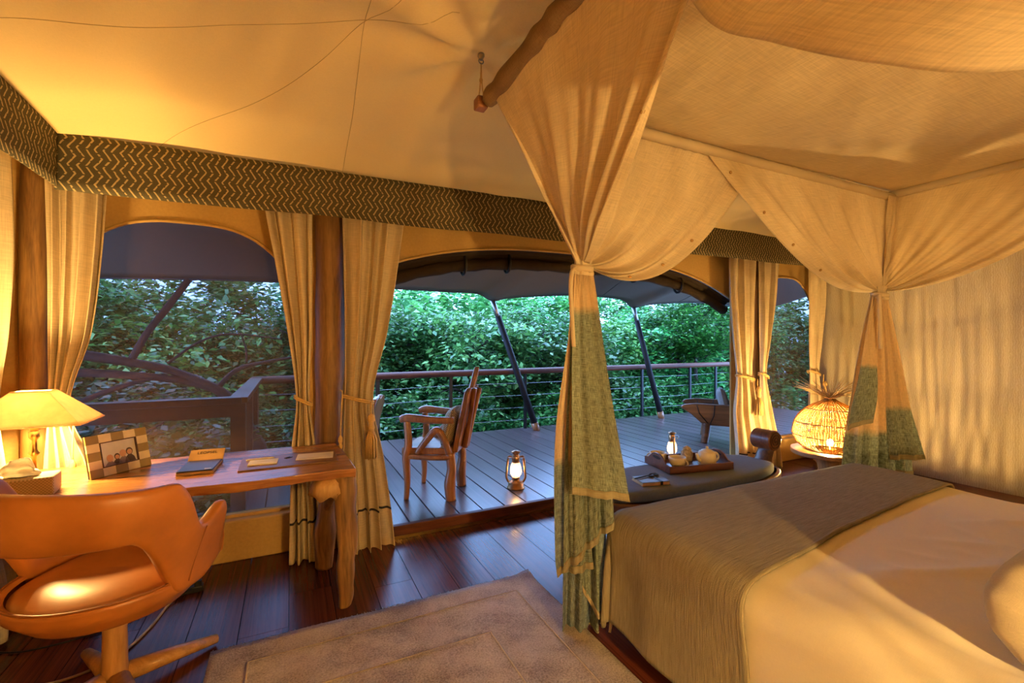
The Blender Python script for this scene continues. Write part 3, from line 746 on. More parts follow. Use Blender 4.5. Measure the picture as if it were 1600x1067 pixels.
m.f.append(tuple(range(NV))); m.f.append(tuple(range(NU*NV, NU*NV+NV))[::-1])
m.build('backrest', LEATHER, ch)
for s_ in (-1, 1):      # seams between back and arms
    pts = []
    for k in range(13):
        a = s_*lerp(.555, .50, k/12); x, y, nx, ny = plan(a); z = lerp(ztop(s_*.555)-.012, .50, k/12); le = .085*smooth(.5, .95, z)-.02+.0335
        pts.append((x+nx*le, y+ny*le, z))
    MB().tube(pts, .0028, 5).build('seam', PIPING, ch)
def bowl(u, v):         # seat shell: underside dish rising to a rim
    a = 2*pi*u; f = [(0, .35), (.16, .36), (.255, .40), (.318, .465), (.328, .513), (.314, .52), (.30, .507)]
    k = v*(len(f)-1); i = min(int(k), len(f)-2); t = k-i; r = lerp(f[i][0], f[i+1][0], t); z = lerp(f[i][1], f[i+1][1], t)
    yy = r*sin(a); yy = yy*(1.12 if yy > 0 else 1.02)
    return (r*cos(a)*1.02, yy, z+.03*max(0, sin(a))*v)
MB().grid(bowl, 48, 18, wrap=True).build('seat_shell', LEATHER, ch)
def seat(u, v):
    a = 2*pi*u; r = .30*(1-(1-v)**2.5) if v < 1 else .30
    yy = r*sin(a)*(1.12 if sin(a) > 0 else 1.0)
    return (r*cos(a), yy, .545-.05*(r/.30)**4+.03*max(0, sin(a))*(r/.3)-.018*math.exp(-(r/.16)**2))
MB().grid(seat, 48, 14, wrap=True).build('seat', LEATHER, ch)
MB().tube([(.322*cos(2*pi*k/48)*1.02, .322*sin(2*pi*k/48)*(1.12 if sin(2*pi*k/48) > 0 else 1.02), .519+.03*max(0, sin(2*pi*k/48))) for k in range(49)], .0045, 6, caps=False).build('seat_piping', PIPING, ch)
MB().lathe([(.045, .02), (.043, .12), (.04, .30), (.05, .36)], 24).build('pedestal', OAKW, ch)
for k in range(4):
    a = math.radians(61+90*k); d = Vector((cos(a), sin(a), 0))
    sp = [d*.035+Vector((0, 0, .075)), d*.2+Vector((0, 0, .055)), d*.38+Vector((0, 0, .028))]
    MB().tube(sp, [.042, .034, .022], 12, flat=.9, up=(0, 0, 1)).build('foot', wood('oiled_oak_foot_%d' % k, (.36, .17, .05), (.60, .33, .12), rough=.4, axis=k % 2, grain=16) if k < 2 else bpy.data.materials['oiled_oak_foot_%d' % (k-2)], ch)

# ------------------------------------------------------------------ table lamp
t = NT('lit_parchment_shade'); v = t.coord(); f = t.noise(v, 30, 3)
c_ = t.ramp(f, [(.3, (.80, .66, .44)), (.7, (.88, .76, .54))])
SHADE = t.done(t.mixsh(.62, t.pbr(c_, .8), t.transl(c_)))
t = NT('bulb_glow'); e = t.n('ShaderNodeEmission'); e.inputs[0].default_value = (1, .62, .22, 1); e.inputs[1].default_value = 60; BULB = t.done(e.outputs[0])
def lamp_light(name, loc, power, r=.03, parent=None, col=LAMP):
    l = bpy.data.lights.new(name, 'POINT'); l.energy = power; l.color = col; l.shadow_soft_size = r
    o = bpy.data.objects.new(name, l); C.objects.link(o); o.location = loc
    if parent: o.parent = parent
    return o
lp = thing('table_lamp', 'brass table lamp with wide parchment pyramid shade at the desk corner', 'lamp', (-1.145, 3.08, DT))
zb, zt = .285, .445
def pyr(u, v):
    hw, hd = lerp(.225, .068, v), lerp(.16, .05, v); q = u*4; i = int(q) % 4; t = q-int(q)
    c4 = [(-1, -1), (1, -1), (1, 1), (-1, 1)]; a, b = c4[i], c4[(i+1) % 4]
    return (lerp(a[0], b[0], t)*hw, lerp(a[1], b[1], t)*hd, lerp(zb, zt, v))
MB().grid(pyr, 16, 8, wrap=True).build('shade', SHADE, lp, smooth='auto', solid=.003)
for z, k in ((zb, 0), (zt, 1)):
    c4 = [(-1, -1), (1, -1), (1, 1), (-1, 1), (-1, -1)]; hw, hd = lerp(.225, .068, k), lerp(.16, .05, k)
    MB().tube([(a*hw, b*hd, z) for a, b in c4], .0035, 6).build('shade_trim', SHADE, lp)
MB().lathe([(.075, 0), (.078, .012), (.04, .022), (.02, .04), (.012, .06)], 28).build('base', BRASS, lp)
MB().lathe([(.010, .05), (.010, .12), (.022, .135), (.012, .15), (.01, .2), (.02, .215), (.02, .24), (.01, .25), (.008, .29)], 18).build('stem', BRASS, lp)
MB().lathe([(.018, .25), (.018, .29)], 14).build('socket', BRASS, lp)
MB().lathe([(.0, .40), (.022, .385), (.03, .355), (.022, .32), (.012, .29)], 16).build('bulb', BULB, lp)
lamp_light('table_lamp_light', (0, 0, .355), P_DESK, .036, lp)

# brass pot by the lamp
pot = MB().lathe([(.03, 0), (.055, .02), (.068, .05), (.06, .085), (.035, .105), (.03, .12), (.036, .128)], 28).build('brass_pot', BRASS, loc=(-1.235, 2.86, DT)); tag(pot, 'small round brass pot at the left edge of the desk', 'pot')
# tissue box
t = NT('woven_straw'); v = t.coord('Object'); ck = t.n('ShaderNodeTexChecker'); t.t.links.new(v, ck.inputs[0]); ck.inputs['Scale'].default_value = 160
TISB = t.done(t.pbr(t.mix(ck.outputs['Fac'], (.36, .28, .17), (.56, .45, .29)), .85, 0, t.bump(ck.outputs['Fac'], .4, .002)))
tb = thing('tissue_box', 'woven beige tissue box on the desk in front of the lamp', 'box', (-1.09, 2.80, DT), math.radians(8))
MB().box((0, 0, .042), (.25, .14, .084)).build('case', TISB, tb, bevel=.006)
MB().lathe([(.03, .0845), (.045, .0862), (.05, .0845)], 24, sx=1.3, sy=.7).build('slot_rim', TISB, tb)
PAPER = cloth('white_paper', (.86, .83, .76), var=.02, transl=.35, weave=60, bump=.1, coords='Object')
def tis(u, v):
    a = lerp(-.07, .07, u)*(1-.25*abs(v-.4)); y = .018*sin(9*u+2*v)+.012*sin(15*v+3*u)
    return (a*.9+.01*sin(7*v), y*(.4+v), .083+v*.085*(1-.5*(2*u-1)**4))
MB().grid(tis, 24, 16).build('tissue', PAPER, tb, solid=.0015)
# low pale box at the back
bx = MB().box((0, 0, .014), (.17, .06, .028)).build('wooden_case', plain('pale_wood', (.62, .5, .34), .5), bevel=.003, loc=(-.86, 3.26, DT)); tag(bx, 'flat pale wooden case at the back of the desk behind the photo frame', 'box')

# photo frame
fr = thing('photo_frame', 'chequered olive and cream picture frame leaning on the desk', 'picture frame', (-.80, 3.075, DT), math.radians(49))
fr.rotation_euler = (math.radians(-13), 0, math.radians(49))
OLIVE, CREAM = plain('olive_inlay', (.30, .21, .06), .4), plain('bone_inlay', (.74, .62, .38), .4)
FW, FH = .295, .215
MB().box((0, .006, FH/2), (FW, .010, FH)).build('back_board', BLACK, fr, smooth=False)
nx_, nz_ = 5, 5
cw, chh = FW/5, FH/5
for i in range(5):
    for j in range(5):
        if 0 < i < 4 and 0 < j < 4: continue
        MB().box((-FW/2+cw*(i+.5), -.003, chh*(j+.5)), (cw-.0008, .010, chh-.0008)).build('inlay_tile', (OLIVE if (i+j) % 2 == 0 else CREAM), fr, smooth=False)
for (x, z, sx, sz) in ((0, chh+.002, cw*3, .005), (0, FH-chh-.002, cw*3, .005), (-cw*1.5+.002, FH/2, .005, chh*3), (cw*1.5-.002, FH/2, .005, chh*3)):
    MB().box((x, -.004, z), (sx, .014, sz)).build('inner_rim', DARKW, fr, smooth=False)
pic = MB().box((0, .0, FH/2), (cw*3-.008, .002, chh*3-.008)).build('photograph', plain('photo_paper', (.62, .58, .55), .4), fr, smooth=False)
SKIN, HAIR, COAT = plain('print_skin_tone', (.55, .30, .18), .5), plain('print_dark_brown', (.09, .055, .035), .5), plain('print_dusty_mauve', (.26, .19, .19), .5)
for (x, z, s, c_) in ((-.046, .085, 1.0, COAT), (-.012, .088, .85, HAIR), (.018, .098, 1.0, SKIN), (.050, .102, 1.05, HAIR)):   # small printed figures
    MB().prism([(x+.016*s*cos(2*pi*k/16), z+.019*s*sin(2*pi*k/16)) for k in range(16)], -.0012, -.0022, lambda a, b, h: (a, h, b)).build('printed_head', SKIN if c_ != HAIR else HAIR, pic, smooth=False)
    MB().prism([(x+.012*s*cos(2*pi*k/16), z-.003+.013*s*sin(2*pi*k/16)) for k in range(16)], -.0024, -.003, lambda a, b, h: (a, h, b)).build('printed_face', SKIN, pic, smooth=False)
    zlow = FH/2-chh*1.5+.005
    MB().prism([(x-.026*s, zlow), (min(.080, x+.026*s), zlow), (min(.080, x+.020*s), z-.03*s), (x+.006, z-.014*s), (x-.006, z-.014*s), (x-.021*s, z-.03*s)], -.0012, -.002, lambda a, b, h: (a, h, b)).build('printed_shoulders', c_ if c_ != SKIN else COAT, pic, smooth=False)
MB().box((0, .05, .075), (.07, .006, .16), Matrix.Rotation(math.radians(26), 3, 'X')).build('easel_strut', BLACK, fr, smooth=False)

# folder with lettered flap
def text(name, body, size, mat, parent, loc, rot):
    cu = bpy.data.curves.new(name, 'FONT'); cu.body = body; cu.size = size; cu.extrude = .0006; cu.align_x = 'CENTER'; cu.align_y = 'CENTER'
    cu.materials.append(mat); o = bpy.data.objects.new(name, cu); C.objects.link(o)
    dg_ = bpy.context.evaluated_depsgraph_get(); me = bpy.data.meshes.new_from_object(o.evaluated_get(dg_)); bpy.data.objects.remove(o); me.name = name
    if not me.materials: me.materials.append(mat)
    o = bpy.data.objects.new(name, me); C.objects.link(o); o.parent = parent; o.location = loc; o.rotation_euler = rot; return o
INK = plain('black_ink', (.015, .012, .01), .6)
fo = thing('leather_folder', 'dark leather folder with tan lettered flap on the desk', 'folder', (-.435, 2.985, DT), math.radians(-4))
MB().box((0, -.02, .008), (.165, .25, .016)).build('tan_cover', plain('tan_card', (.36, .20, .08), .6), fo, bevel=.003)
MB().box((.0, -.03, .020), (.16, .235, .008)).build('dark_sleeve', plain('navy_leather', (.022, .022, .032), .35), fo, bevel=.002)
fp = MB().box((0, 0, 0), (.17, .09, .006), Matrix.Rotation(math.radians(32), 3, 'X')).build('flap', bpy.data.materials['tan_card'], fo, bevel=.002, loc=(0, .12, .043))
text('flap_lettering', 'LEOPSEL', .026, INK, fp, (.0, .0+.012, .0115), (math.radians(32), 0, 0))
MB().box((.055, -.125, .0245), (.03, .008, .001)).build('name_tag', plain('pale_tag', (.75, .72, .68), .5), fo, smooth=False)

# desk mat with paper and envelope and a pen
BLOT = wood('walnut_desk_mat', (.15, .065, .025), (.27, .125, .05), rough=.4, axis=0, grain=12)
bl = MB().box((0, 0, .004), (.50, .30, .008)).build('desk_mat', BLOT, bevel=.002, loc=(.0, 2.945, DT)); tag(bl, 'brown walnut desk mat with a small bird motif at the desk end', 'desk mat')
MB().tube([(-.03, .03, .009), (-.012, .045, .0095), (.0, .055, .009)], .0022, 5).build('motif_twig', INK, bl)
MB().tube([(-.022, .02, .009), (-.004, .028, .0095), (.012, .045, .009)], .0022, 5).build('motif_twig', INK, bl)
PAPR = plain('cream_paper', (.80, .72, .58), .7, var=.03, bump=.02)
o = MB().box((0, 0, .001), (.20, .15, .002)).build('writing_paper', PAPR, smooth=False, loc=(.135, 2.955, DT+.009), rot=(0, 0, math.radians(-6))); tag(o, 'blank cream sheet of writing paper at the right end of the desk mat', 'paper')
for k in range(2): MB().box((.0, -.05+k*.012, .0024), (.17, .0012, .0006)).build('ruled_line', plain('faint_ruling', (.5, .4, .3), .8) if not k else bpy.data.materials['faint_ruling'], o, smooth=False)
o = MB().box((0, 0, .0035), (.145, .105, .007)).build('envelope', PAPR, bevel=.001, loc=(-.135, 2.92, DT+.009), rot=(0, 0, math.radians(-4))); tag(o, 'small stack of cream envelopes at the left end of the desk mat', 'envelope')
MB().box((0, 0, .0075), (.12, .08, .001)).build('flap', PAPR, o, smooth=False); MB().box((.0, .0, .0083), (.06, .0012, .0006)).build('address_line', bpy.data.materials['faint_ruling'], o, smooth=False)
o = MB().tube([(-.07, 0, .005), (-.06, 0, .006), (.06, 0, .006), (.066, 0, .006), (.075, 0, .006)], [.004, .0055, .0055, .004, .0012], 10).build('pen', plain('cream_lacquer', (.74, .62, .42), .3), loc=(-.155, 2.995, DT+.009), rot=(0, 0, math.radians(3))); tag(o, 'cream pen lying above the envelopes on the desk mat', 'pen')
MB().box((.03, 0, .0125), (.035, .002, .0015)).build('clip', BRASS, o, smooth=False)

# power strip and cables on the floor
ps = thing('power_strip', 'black power adapter on the floor by the canvas kerb', 'power strip', (-.53, 3.18, 0), math.radians(3))
MB().box((0, 0, .018), (.15, .05, .036)).build('case', BLACK, ps, bevel=.005)
MB().box((.05, -.004, .048), (.035, .035, .03)).build('plug', BLACK, ps, bevel=.004)
MB().box((-.035, -.004, .046), (.045, .038, .025)).build('plug', plain('grey_plug', (.12, .11, .1), .5), ps, bevel=.004)
o = MB().tube(spline([(-.55, 3.14, .03), (-.60, 3.06, .008), (-.64, 2.85, .007), (-.72, 2.66, .007), (-.88, 2.58, .007), (-1.1, 2.62, .007)], 8), .006, 8).build('power_cable', plain('beige_cable', (.45, .34, .18), .5)); tag(o, 'beige cable looping over the floor under the desk', 'cable')
o = MB().tube(spline([(-.50, 3.14, .03), (-.62, 3.10, .006), (-.80, 2.95, .006), (-1.1, 2.9, .006), (-1.3, 3.0, .006)], 8), .004, 8).build('power_cable', BLACK); tag(o, 'thin black cable running from the adapter under the desk', 'cable')

# ------------------------------------------------------------------ bench at the bed foot
bn = thing('bench', 'carved wooden daybed bench with grey cushion and scrolled ends at the foot of the bed', 'bench', (2.72, 2.58, 0))
def bench_hw(u): return .10+.21*math.sqrt(max(0, 1-(abs(2*u-1))**2.4))   # half depth along the length
BL = 1.86
def cush(u, v):
    x = lerp(-BL/2+.03, BL/2-.03, u); hw = bench_hw(u)-.01; q = 2*pi*v
    sq = lambda w, e: math.copysign(abs(w)**e, w)
    cz = .412; z = cz+.042*sq(sin(q), .5); y = hw*sq(cos(q), .22)
    e = smooth(0, .02, u)*smooth(0, .02, 1-u)
    return (x, y*lerp(.85, 1, e), cz+(z-cz)*lerp(.4, 1, e)+.006*noise.noise(Vector((x*3, y*3, 0))))
CUSH = cloth('slate_cotton', (.17, .20, .25), var=.05, transl=.03, weave=420, bump=.15, coords='Object')
m = MB(); m.grid(lambda u, v: cush(v, u), 40, 70, (2, 2), wrap=True); m.f.append(tuple(range(40))); m.f.append(tuple(range(70*40, 70*40+40))[::-1]); m.build('cushion', CUSH, bn)
for s_ in (-1, 1):
    def rail(u, v):
        x = lerp(-BL/2, BL/2, v); hw = bench_hw(v)+.012; q = 2*pi*u; sag = .09*(1-(2*v-1)**2)
        sq = lambda w: math.copysign(abs(w)**.5, w)
        return (x, s_*(hw-.0)+.022*sq(cos(q)), .33-sag*.30+.05*sq(sin(q))+.03*(2*v-1)**2)
    m = MB(); m.grid(rail, 14, 50, wrap=True); m.f.append(tuple(range(14))); m.f.append(tuple(range(700, 714))[::-1]); m.build('side_rail', BENCHW, bn)
MB().grid(lambda u, v: (lerp(-BL/2, BL/2, u), lerp(-1, 1, v)*bench_hw(u), .352), 40, 4).build('seat_board', BENCHW, bn, solid=.02)
SPIR = plain('scroll_groove', (.03, .012, .006), .6)
for s_ in (-1, 1):
    # scroll arm: S-shaped profile extruded across the bench
    prof = [(0, .28), (-.005, .36), (.02, .44), (.055, .51), (.065, .56)]
    m = MB(); sp = spline([(s_*(BL/2+a), 0, b) for a, b in prof], 6)
    m.tube(sp, radii([.05, .042, .034, .032, .034], 6), 12, up=(1, 0, 0)); m.v = [(x, y*2.3, z) for x, y, z in m.v]
    ar = m.build('scroll_arm', BENCHW, bn, smooth='auto')
    m = MB()
    for yy0, yy1 in ((-.165, .165),):
        m.prism([(s_*(BL/2+.05)+.085*cos(2*pi*k/28), .605+.085*sin(2*pi*k/28)) for k in range(28)], -.09, .09, lambda a, b, h: (a, h, b))
    rl = m.build('scroll_roll', BENCHW, ar, smooth='auto', bevel=.008)
    pts = [(s_*(BL/2+.05)+(.078*(1-k/60))*cos(k*.34), -.094, .605+(.078*(1-k/60))*sin(k*.34)) for k in range(58)]
    MB().tube(pts, .003, 5).build('spiral_carving', SPIR, ar)
    for yy in (-1, 1):
        MB().tube(spline([(s_*(BL/2-.02), yy*.09, .33), (s_*(BL/2+.02), yy*.10, .2), (s_*(BL/2-.01), yy*.11, .08), (s_*(BL/2+.03), yy*.115, 0)], 6), radii([.05, .045, .032, .03], 6), 12).build('leg', BENCHW, bn)

# tray and tea things
BT = .457
TRAYW = wood('tray_mahogany', (.06, .02, .012), (.19, .065, .03), rough=.3, axis=0, grain=12, coat=.3)
ty = thing('tea_tray', 'mahogany tray with raised handled ends on the bench cushion', 'tray', (2.86, 2.655, BT), math.radians(-12))
TW, TD = .56, .36
MB().box((0, 0, .007), (TW-.02, TD-.02, .012)).build('tray_base', TRAYW, ty, smooth=False)
for s_ in (-1, 1):
    MB().box((0, s_*(TD/2-.006), .028), (TW, .012, .055)).build('long_side', TRAYW, ty, bevel=.002)
    pl = [(-TD/2, 0), (TD/2, 0), (TD/2, .055), (TD*.33, .062), (TD*.22, .10), (TD*.1, .118), (-TD*.1, .118), (-TD*.22, .10), (-TD*.33, .062), (-TD/2, .055)]
    e = MB().prism(pl, -.006, .006, lambda a, b, h: (s_*(TW/2-.006)+h, a, b)).build('handled_end', TRAYW, ty, bevel=.002, smooth=False)
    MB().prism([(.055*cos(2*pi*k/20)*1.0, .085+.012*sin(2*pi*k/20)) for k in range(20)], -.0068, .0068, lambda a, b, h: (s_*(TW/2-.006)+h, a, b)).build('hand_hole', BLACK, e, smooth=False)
CERA = plain('cream_stoneware', (.62, .50, .32), .3, var=.06, spec=.5)
def tpos(x, y): v_ = Vector((x, y, 0)); v_.rotate(Matrix.Rotation(math.radians(-12), 3, 'Z')); return (ty.location.x+v_.x, ty.location.y+v_.y, BT+.0135)
def cup(x, y, label, rz):
    c = thing('tea_cup', label, 'cup', tpos(x, y), rz, group='tea cups on the tray'); c.scale = (1.12, 1.12, 1.12)
    MB().lathe([(0, .003), (.03, .0), (.034, .006), (.05, .03), (.058, .062), (.059, .078), (.054, .078), (.05, .055), (.03, .02), (0, .014)], 32).build('bowl', CERA, c)
    MB().tube([(.048+.03*sin(pi*k/10), 0, .02+.045*(1-cos(pi*k/10))/2) for k in range(11)], .0055, 8).build('handle', CERA, c)
cup(-.15, -.08, 'cream tea cup at the front left of the tray', math.radians(-75))
cup(-.215, .085, 'cream tea cup behind, at the back left corner of the tray', math.radians(120))
tp = thing('teapot', 'round cream teapot with ring handle on the right of the tray', 'teapot', tpos(.13, -.06), math.radians(-8))
MB().lathe([(0, 0), (.06, .0), (.067, .010), (.070, .05), (.068, .09), (.06, .108), (.044, .112)], 32).build('body', CERA, tp)
li = MB().lathe([(.047, .11), (.044, .118), (.02, .126), (.008, .13), (.012, .14), (.008, .148), (0, .149)], 24).build('lid', CERA, tp)
MB().tube([(.066+.046*sin(pi*k/14), 0, .022+.072*(1-cos(pi*k/14))/2) for k in range(15)], .0085, 10).build('handle', CERA, tp)
MB().tube(spline([(-.055, 0, .035), (-.085, 0, .06), (-.10, 0, .098)], 6), radii([.02, .014, .009], 6), 12).build('spout', CERA, tp)
jr = thing('lidded_jar', 'small woven-patterned jar with lid behind the teapot', 'jar', tpos(.06, .10))
JARM = plain('speckled_straw', (.42, .30, .16), .8, scale=70, var=.5, bump=.5)
MB().lathe([(0, 0), (.042, 0), (.048, .03), (.046, .07), (.03, .09)], 24).build('body', JARM, jr); MB().lathe([(.034, .088), (.036, .098), (.02, .112), (.006, .12), (0, .124)], 20).build('lid', JARM, jr)
SILV = plain('silver', (.7, .68, .65), .25, 1.0)
for i, (x, y, r, lab) in enumerate(((-.03, -.10, 15, 'silver teaspoon lying in front of the teapot on the tray'), (-.02, .02, 40, 'silver teaspoon lying in the middle of the tray'))):
    s_ = thing('teaspoon', lab, 'spoon', tpos(x, y), math.radians(r), group='teaspoons on the tray')
    MB().tube([(-.055, 0, .004), (0, 0, .006), (.03, 0, .004)], [.003, .002, .0025], 8).build('handle', SILV, s_); MB().lathe([(0, .001), (.01, .002), (.013, .006)], 16, (.043, 0, 0), sx=1.4).build('bowl', SILV, s_)
o = MB().box((0, 0, .003), (.07, .05, .006)).build('tea_sachet', plain('brown_paper', (.34, .16, .06), .6), bevel=.002, loc=tpos(-.07, .06), rot=(0, 0, .4)); tag(o, 'small brown paper tea sachet on the tray', 'sachet')
# notebook with strap
nb = thing('notebook', 'slate notebook closed with a black strap on the bench cushion', 'notebook', (2.29, 2.46, BT), math.radians(-13))
MB().box((0, 0, .012), (.205, .15, .018)).build('pages', plain('book_pages', (.66, .48, .26), .8), nb, smooth=False)
MB().box((0, 0, .023), (.21, .155, .004)).build('cover', plain('slate_cover', (.16, .16, .19), .4), nb, bevel=.001); MB().box((0, 0, .0015), (.215, .158, .003)).build('back_cover', plain('tan_cover_edge', (.55, .35, .16), .6), nb, smooth=False)
MB().box((.04, 0, .0262), (.018, .158, .002)).build('strap', BLACK, nb, smooth=False); MB().box((.04, -.079, .014), (.018, .002, .026)).build('strap_fold', BLACK, nb, smooth=False)
o = MB().tube([(-.085, 0, .004), (-.08, 0, .005), (.06, 0, .005), (.075, 0, .004), (.085, 0, .004)], [.003, .005, .005, .003, .001], 8).build('pencil', BLACK, loc=(2.255, 2.50, BT+.0265), rot=(0, 0, .12)); tag(o, 'black pen lying across the notebook', 'pen')
gl = thing('sunglasses', 'dark folded sunglasses resting on the notebook', 'sunglasses', (2.345, 2.49, BT+.028), .2)
for s_ in (-1, 1): MB().lathe([(0, 0), (.02, 0), (.022, .004), (.019, .007), (0, .008)], 18, (s_*.027, 0, 0), sy=.8).build('lens', BLACK, gl)
MB().tube([(-.05, .012, .006), (0, .016, .012), (.05, .012, .006)], .003, 6).build('bridge', BLACK, gl); MB().tube([(-.05, .012, .006), (.0, .03, .01), (.06, .028, .004)], .0028, 6).build('temple', BLACK, gl)

# ------------------------------------------------------------------ wicker lamps
t = NT('straw'); v = t.coord(); f = t.noise(v, 40, 2); c_ = t.ramp(f, [(.3, (.36, .20, .06)), (.7, (.58, .37, .13))])
STRAW = t.done(t.mixsh(.45, t.pbr(c_, .7), t.transl(c_)))
t = NT('lit_straw'); v = t.coord(); f = t.noise(v, 40, 2); c_ = t.ramp(f, [(.3, (.60, .40, .16)), (.7, (.80, .60, .30))]); STRAW_LIT = t.done(t.mixsh(.35, t.pbr(c_, .7), t.transl(c_)))  # brighter copy of the straw, lamp glow put into the tuft's colour
STRAWD = plain('dark_cane', (.20, .10, .04), .6)
WPROF = [(.165, .0), (.235, .045), (.27, .12), (.265, .20), (.225, .29), (.15, .36), (.07, .405), (.03, .43)]
def wprof(t):
    k = t*(len(WPROF)-1); i = min(int(k), len(WPROF)-2); u = k-i
    p = [WPROF[max(0, min(len(WPROF)-1, i+j))] for j in (-1, 0, 1, 2)]
    return [.5*((2*p[1][m])+(p[2][m]-p[0][m])*u+(2*p[0][m]-5*p[1][m]+4*p[2][m]-p[3][m])*u*u+(3*p[1][m]-p[0][m]-3*p[2][m]+p[3][m])*u**3) for m in (0, 1)]
wm = {}
def wicker(name, label, loc, power, s=1.0, bulbz=.07, tuft=True, group=None):
    w_ = thing(name, label, 'lamp', loc)
    if not wm:
        m = MB(); NS = 92
        for k in range(NS):
            a0 = 2*pi*k/NS; ph = random.uniform(0, 6.28)
            pts = []
            for j in range(17):
                r, z = wprof(j/16); a = a0+.018*sin(3*j/16*pi+ph); pts.append((r*cos(a), r*sin(a), z))
            m.tube(pts, .0036, 3, caps=False)
        wm['stakes'] = m
        m = MB()
        for k in range(46):
            r, z = wprof((k+.5)/46); n = 72
            m.tube([((r+.003*(-1)**(j+k))*cos(2*pi*j/n), (r+.003*(-1)**(j+k))*sin(2*pi*j/n), z+.0015*sin(j*1.7+k)) for j in range(n+1)], .0021, 3, caps=False)
        wm['weft'] = m
    m1, m2 = wm['stakes'], wm['weft']
    for nm_, mm in (('shade_stakes', m1), ('shade_weft', m2)):
        o = mm.build(nm_, STRAW, w_, kind='stuff'); o.scale = (s, s, s)
    for tt in (.02, .30, .48, .68):
        r, z = wprof(tt); o = MB().tube([((r+.005)*cos(2*pi*j/48), (r+.005)*sin(2*pi*j/48), z) for j in range(49)], .0042, 6, caps=False).build('cane_hoop', STRAWD, w_); o.scale = (s, s, s)
    if tuft:
        m = MB()
        for k in range(120):
            a = random.uniform(0, 2*pi); sp_ = random.uniform(.35, 1.0)
            L_ = random.uniform(.16, .30); d = Vector((cos(a)*sp_*1.15, sin(a)*sp_*1.15, .62)).normalized()
            p0 = Vector((.02*cos(a), .02*sin(a), .40)); m.tube([p0, p0+Vector((-.008*cos(a), -.008*sin(a), .035)), p0+d*L_*.5+Vector((0, 0, .02)), p0+d*L_+Vector((0, 0, -.02*sp_))], [.0028, .0026, .0022, .0012], 3)
        o = m.build('straw_tuft', STRAW_LIT, w_, kind='stuff'); o.scale = (s, s, s)
        MB().tube([(.024*cos(2*pi*k/16), .024*sin(2*pi*k/16), .425) for k in range(17)], .008, 8, caps=False).build('tuft_binding', STRAWD, w_)
    MB().lathe([(.05, .0), (.05, .012), (.02, .018), (.018, bulbz-.03)], 16).build('lamp_holder', BRASS, w_)
    MB().lathe([(0, bulbz+.035), (.022, bulbz+.025), (.03, bulbz), (.022, bulbz-.02), (.014, bulbz-.035)], 16).build('bulb', BULB, w_)
    if not tuft: MB().lathe([(.14, bulbz+.075), (.12, bulbz+.10), (.05, bulbz+.15), (.02, bulbz+.17)], 24).build('light_baffle', BRASS, w_, solid=.003)  # unseen baffle added so pendant light misses the canopy swag
    lamp_light('wicker_light', (0, 0, bulbz), power, .034, w_)
    return w_
TZ = .415
SIDEW = wood('side_table_wood', (.20, .09, .03), (.45, .24, .09), rough=.4, axis=0, grain=8, coat=.2)
tpw = atZ(1297, 703, TZ)
st = thing('side_table', 'round tree-slice side table under the wicker lamp', 'side table', (tpw.x, tpw.y, 0))
MB().prism([((.33+.018*noise.noise(Vector((cos(2*pi*k/40)*2, sin(2*pi*k/40)*2, 0))))*cos(2*pi*k/40), (.33+.018*noise.noise(Vector((cos(2*pi*k/40)*2, sin(2*pi*k/40)*2, 0))))*sin(2*pi*k/40)) for k in range(40)], TZ-.04, TZ, lambda a, b, h: (a, b, h)).build('table_top', SIDEW, st, bevel=.006, smooth=False)
m = MB().lathe([(.17, 0), (.13, .1), (.10, .22), (.13, .34), (.20, .415)], 26); m.v = [tuple(Vector(q)*1.0+Vector((q[0], q[1], 0))*noise.noise(Vector(q)*9)*.35) for q in m.v]; m.build('trunk_base', LEGW, st)
wicker('wicker_lamp', 'glowing onion-shaped wicker lamp with straw tuft on the round side table', (tpw.x, tpw.y, TZ), P_WICK, s=1.14)
# small dark bulb-shaped finial lying on the floor side of the table
o = MB().lathe([(0, -.03), (.022, -.02), (.03, 0), (.022, .02), (.008, .032), (.006, .045), (0, .046)], 18).build('door_knob_weight', BLACK, loc=(3.95, 2.60, .03)); tag(o, 'small dark round weight on the floor beside the bench scroll', 'weight')
# pair of bedside pendants at the bed head, outside the picture
for sx, lab in ((.90, 'wicker pendant lamp hanging at the near side of the bed head'), (3.98, 'wicker pendant lamp hanging at the far side of the bed head')):
    p = wicker('wicker_pendant', lab, (sx, -1.05, 1.10), P_PEND*(1 if sx < 2 else .2), s=.72, bulbz=.12, tuft=False)
    MB().tube([(0, 0, .30), (0, 0, .8), (0, 0, ceil_z(sx, -1.05)-1.10)], .004, 6).build('flex', BLACK, p)
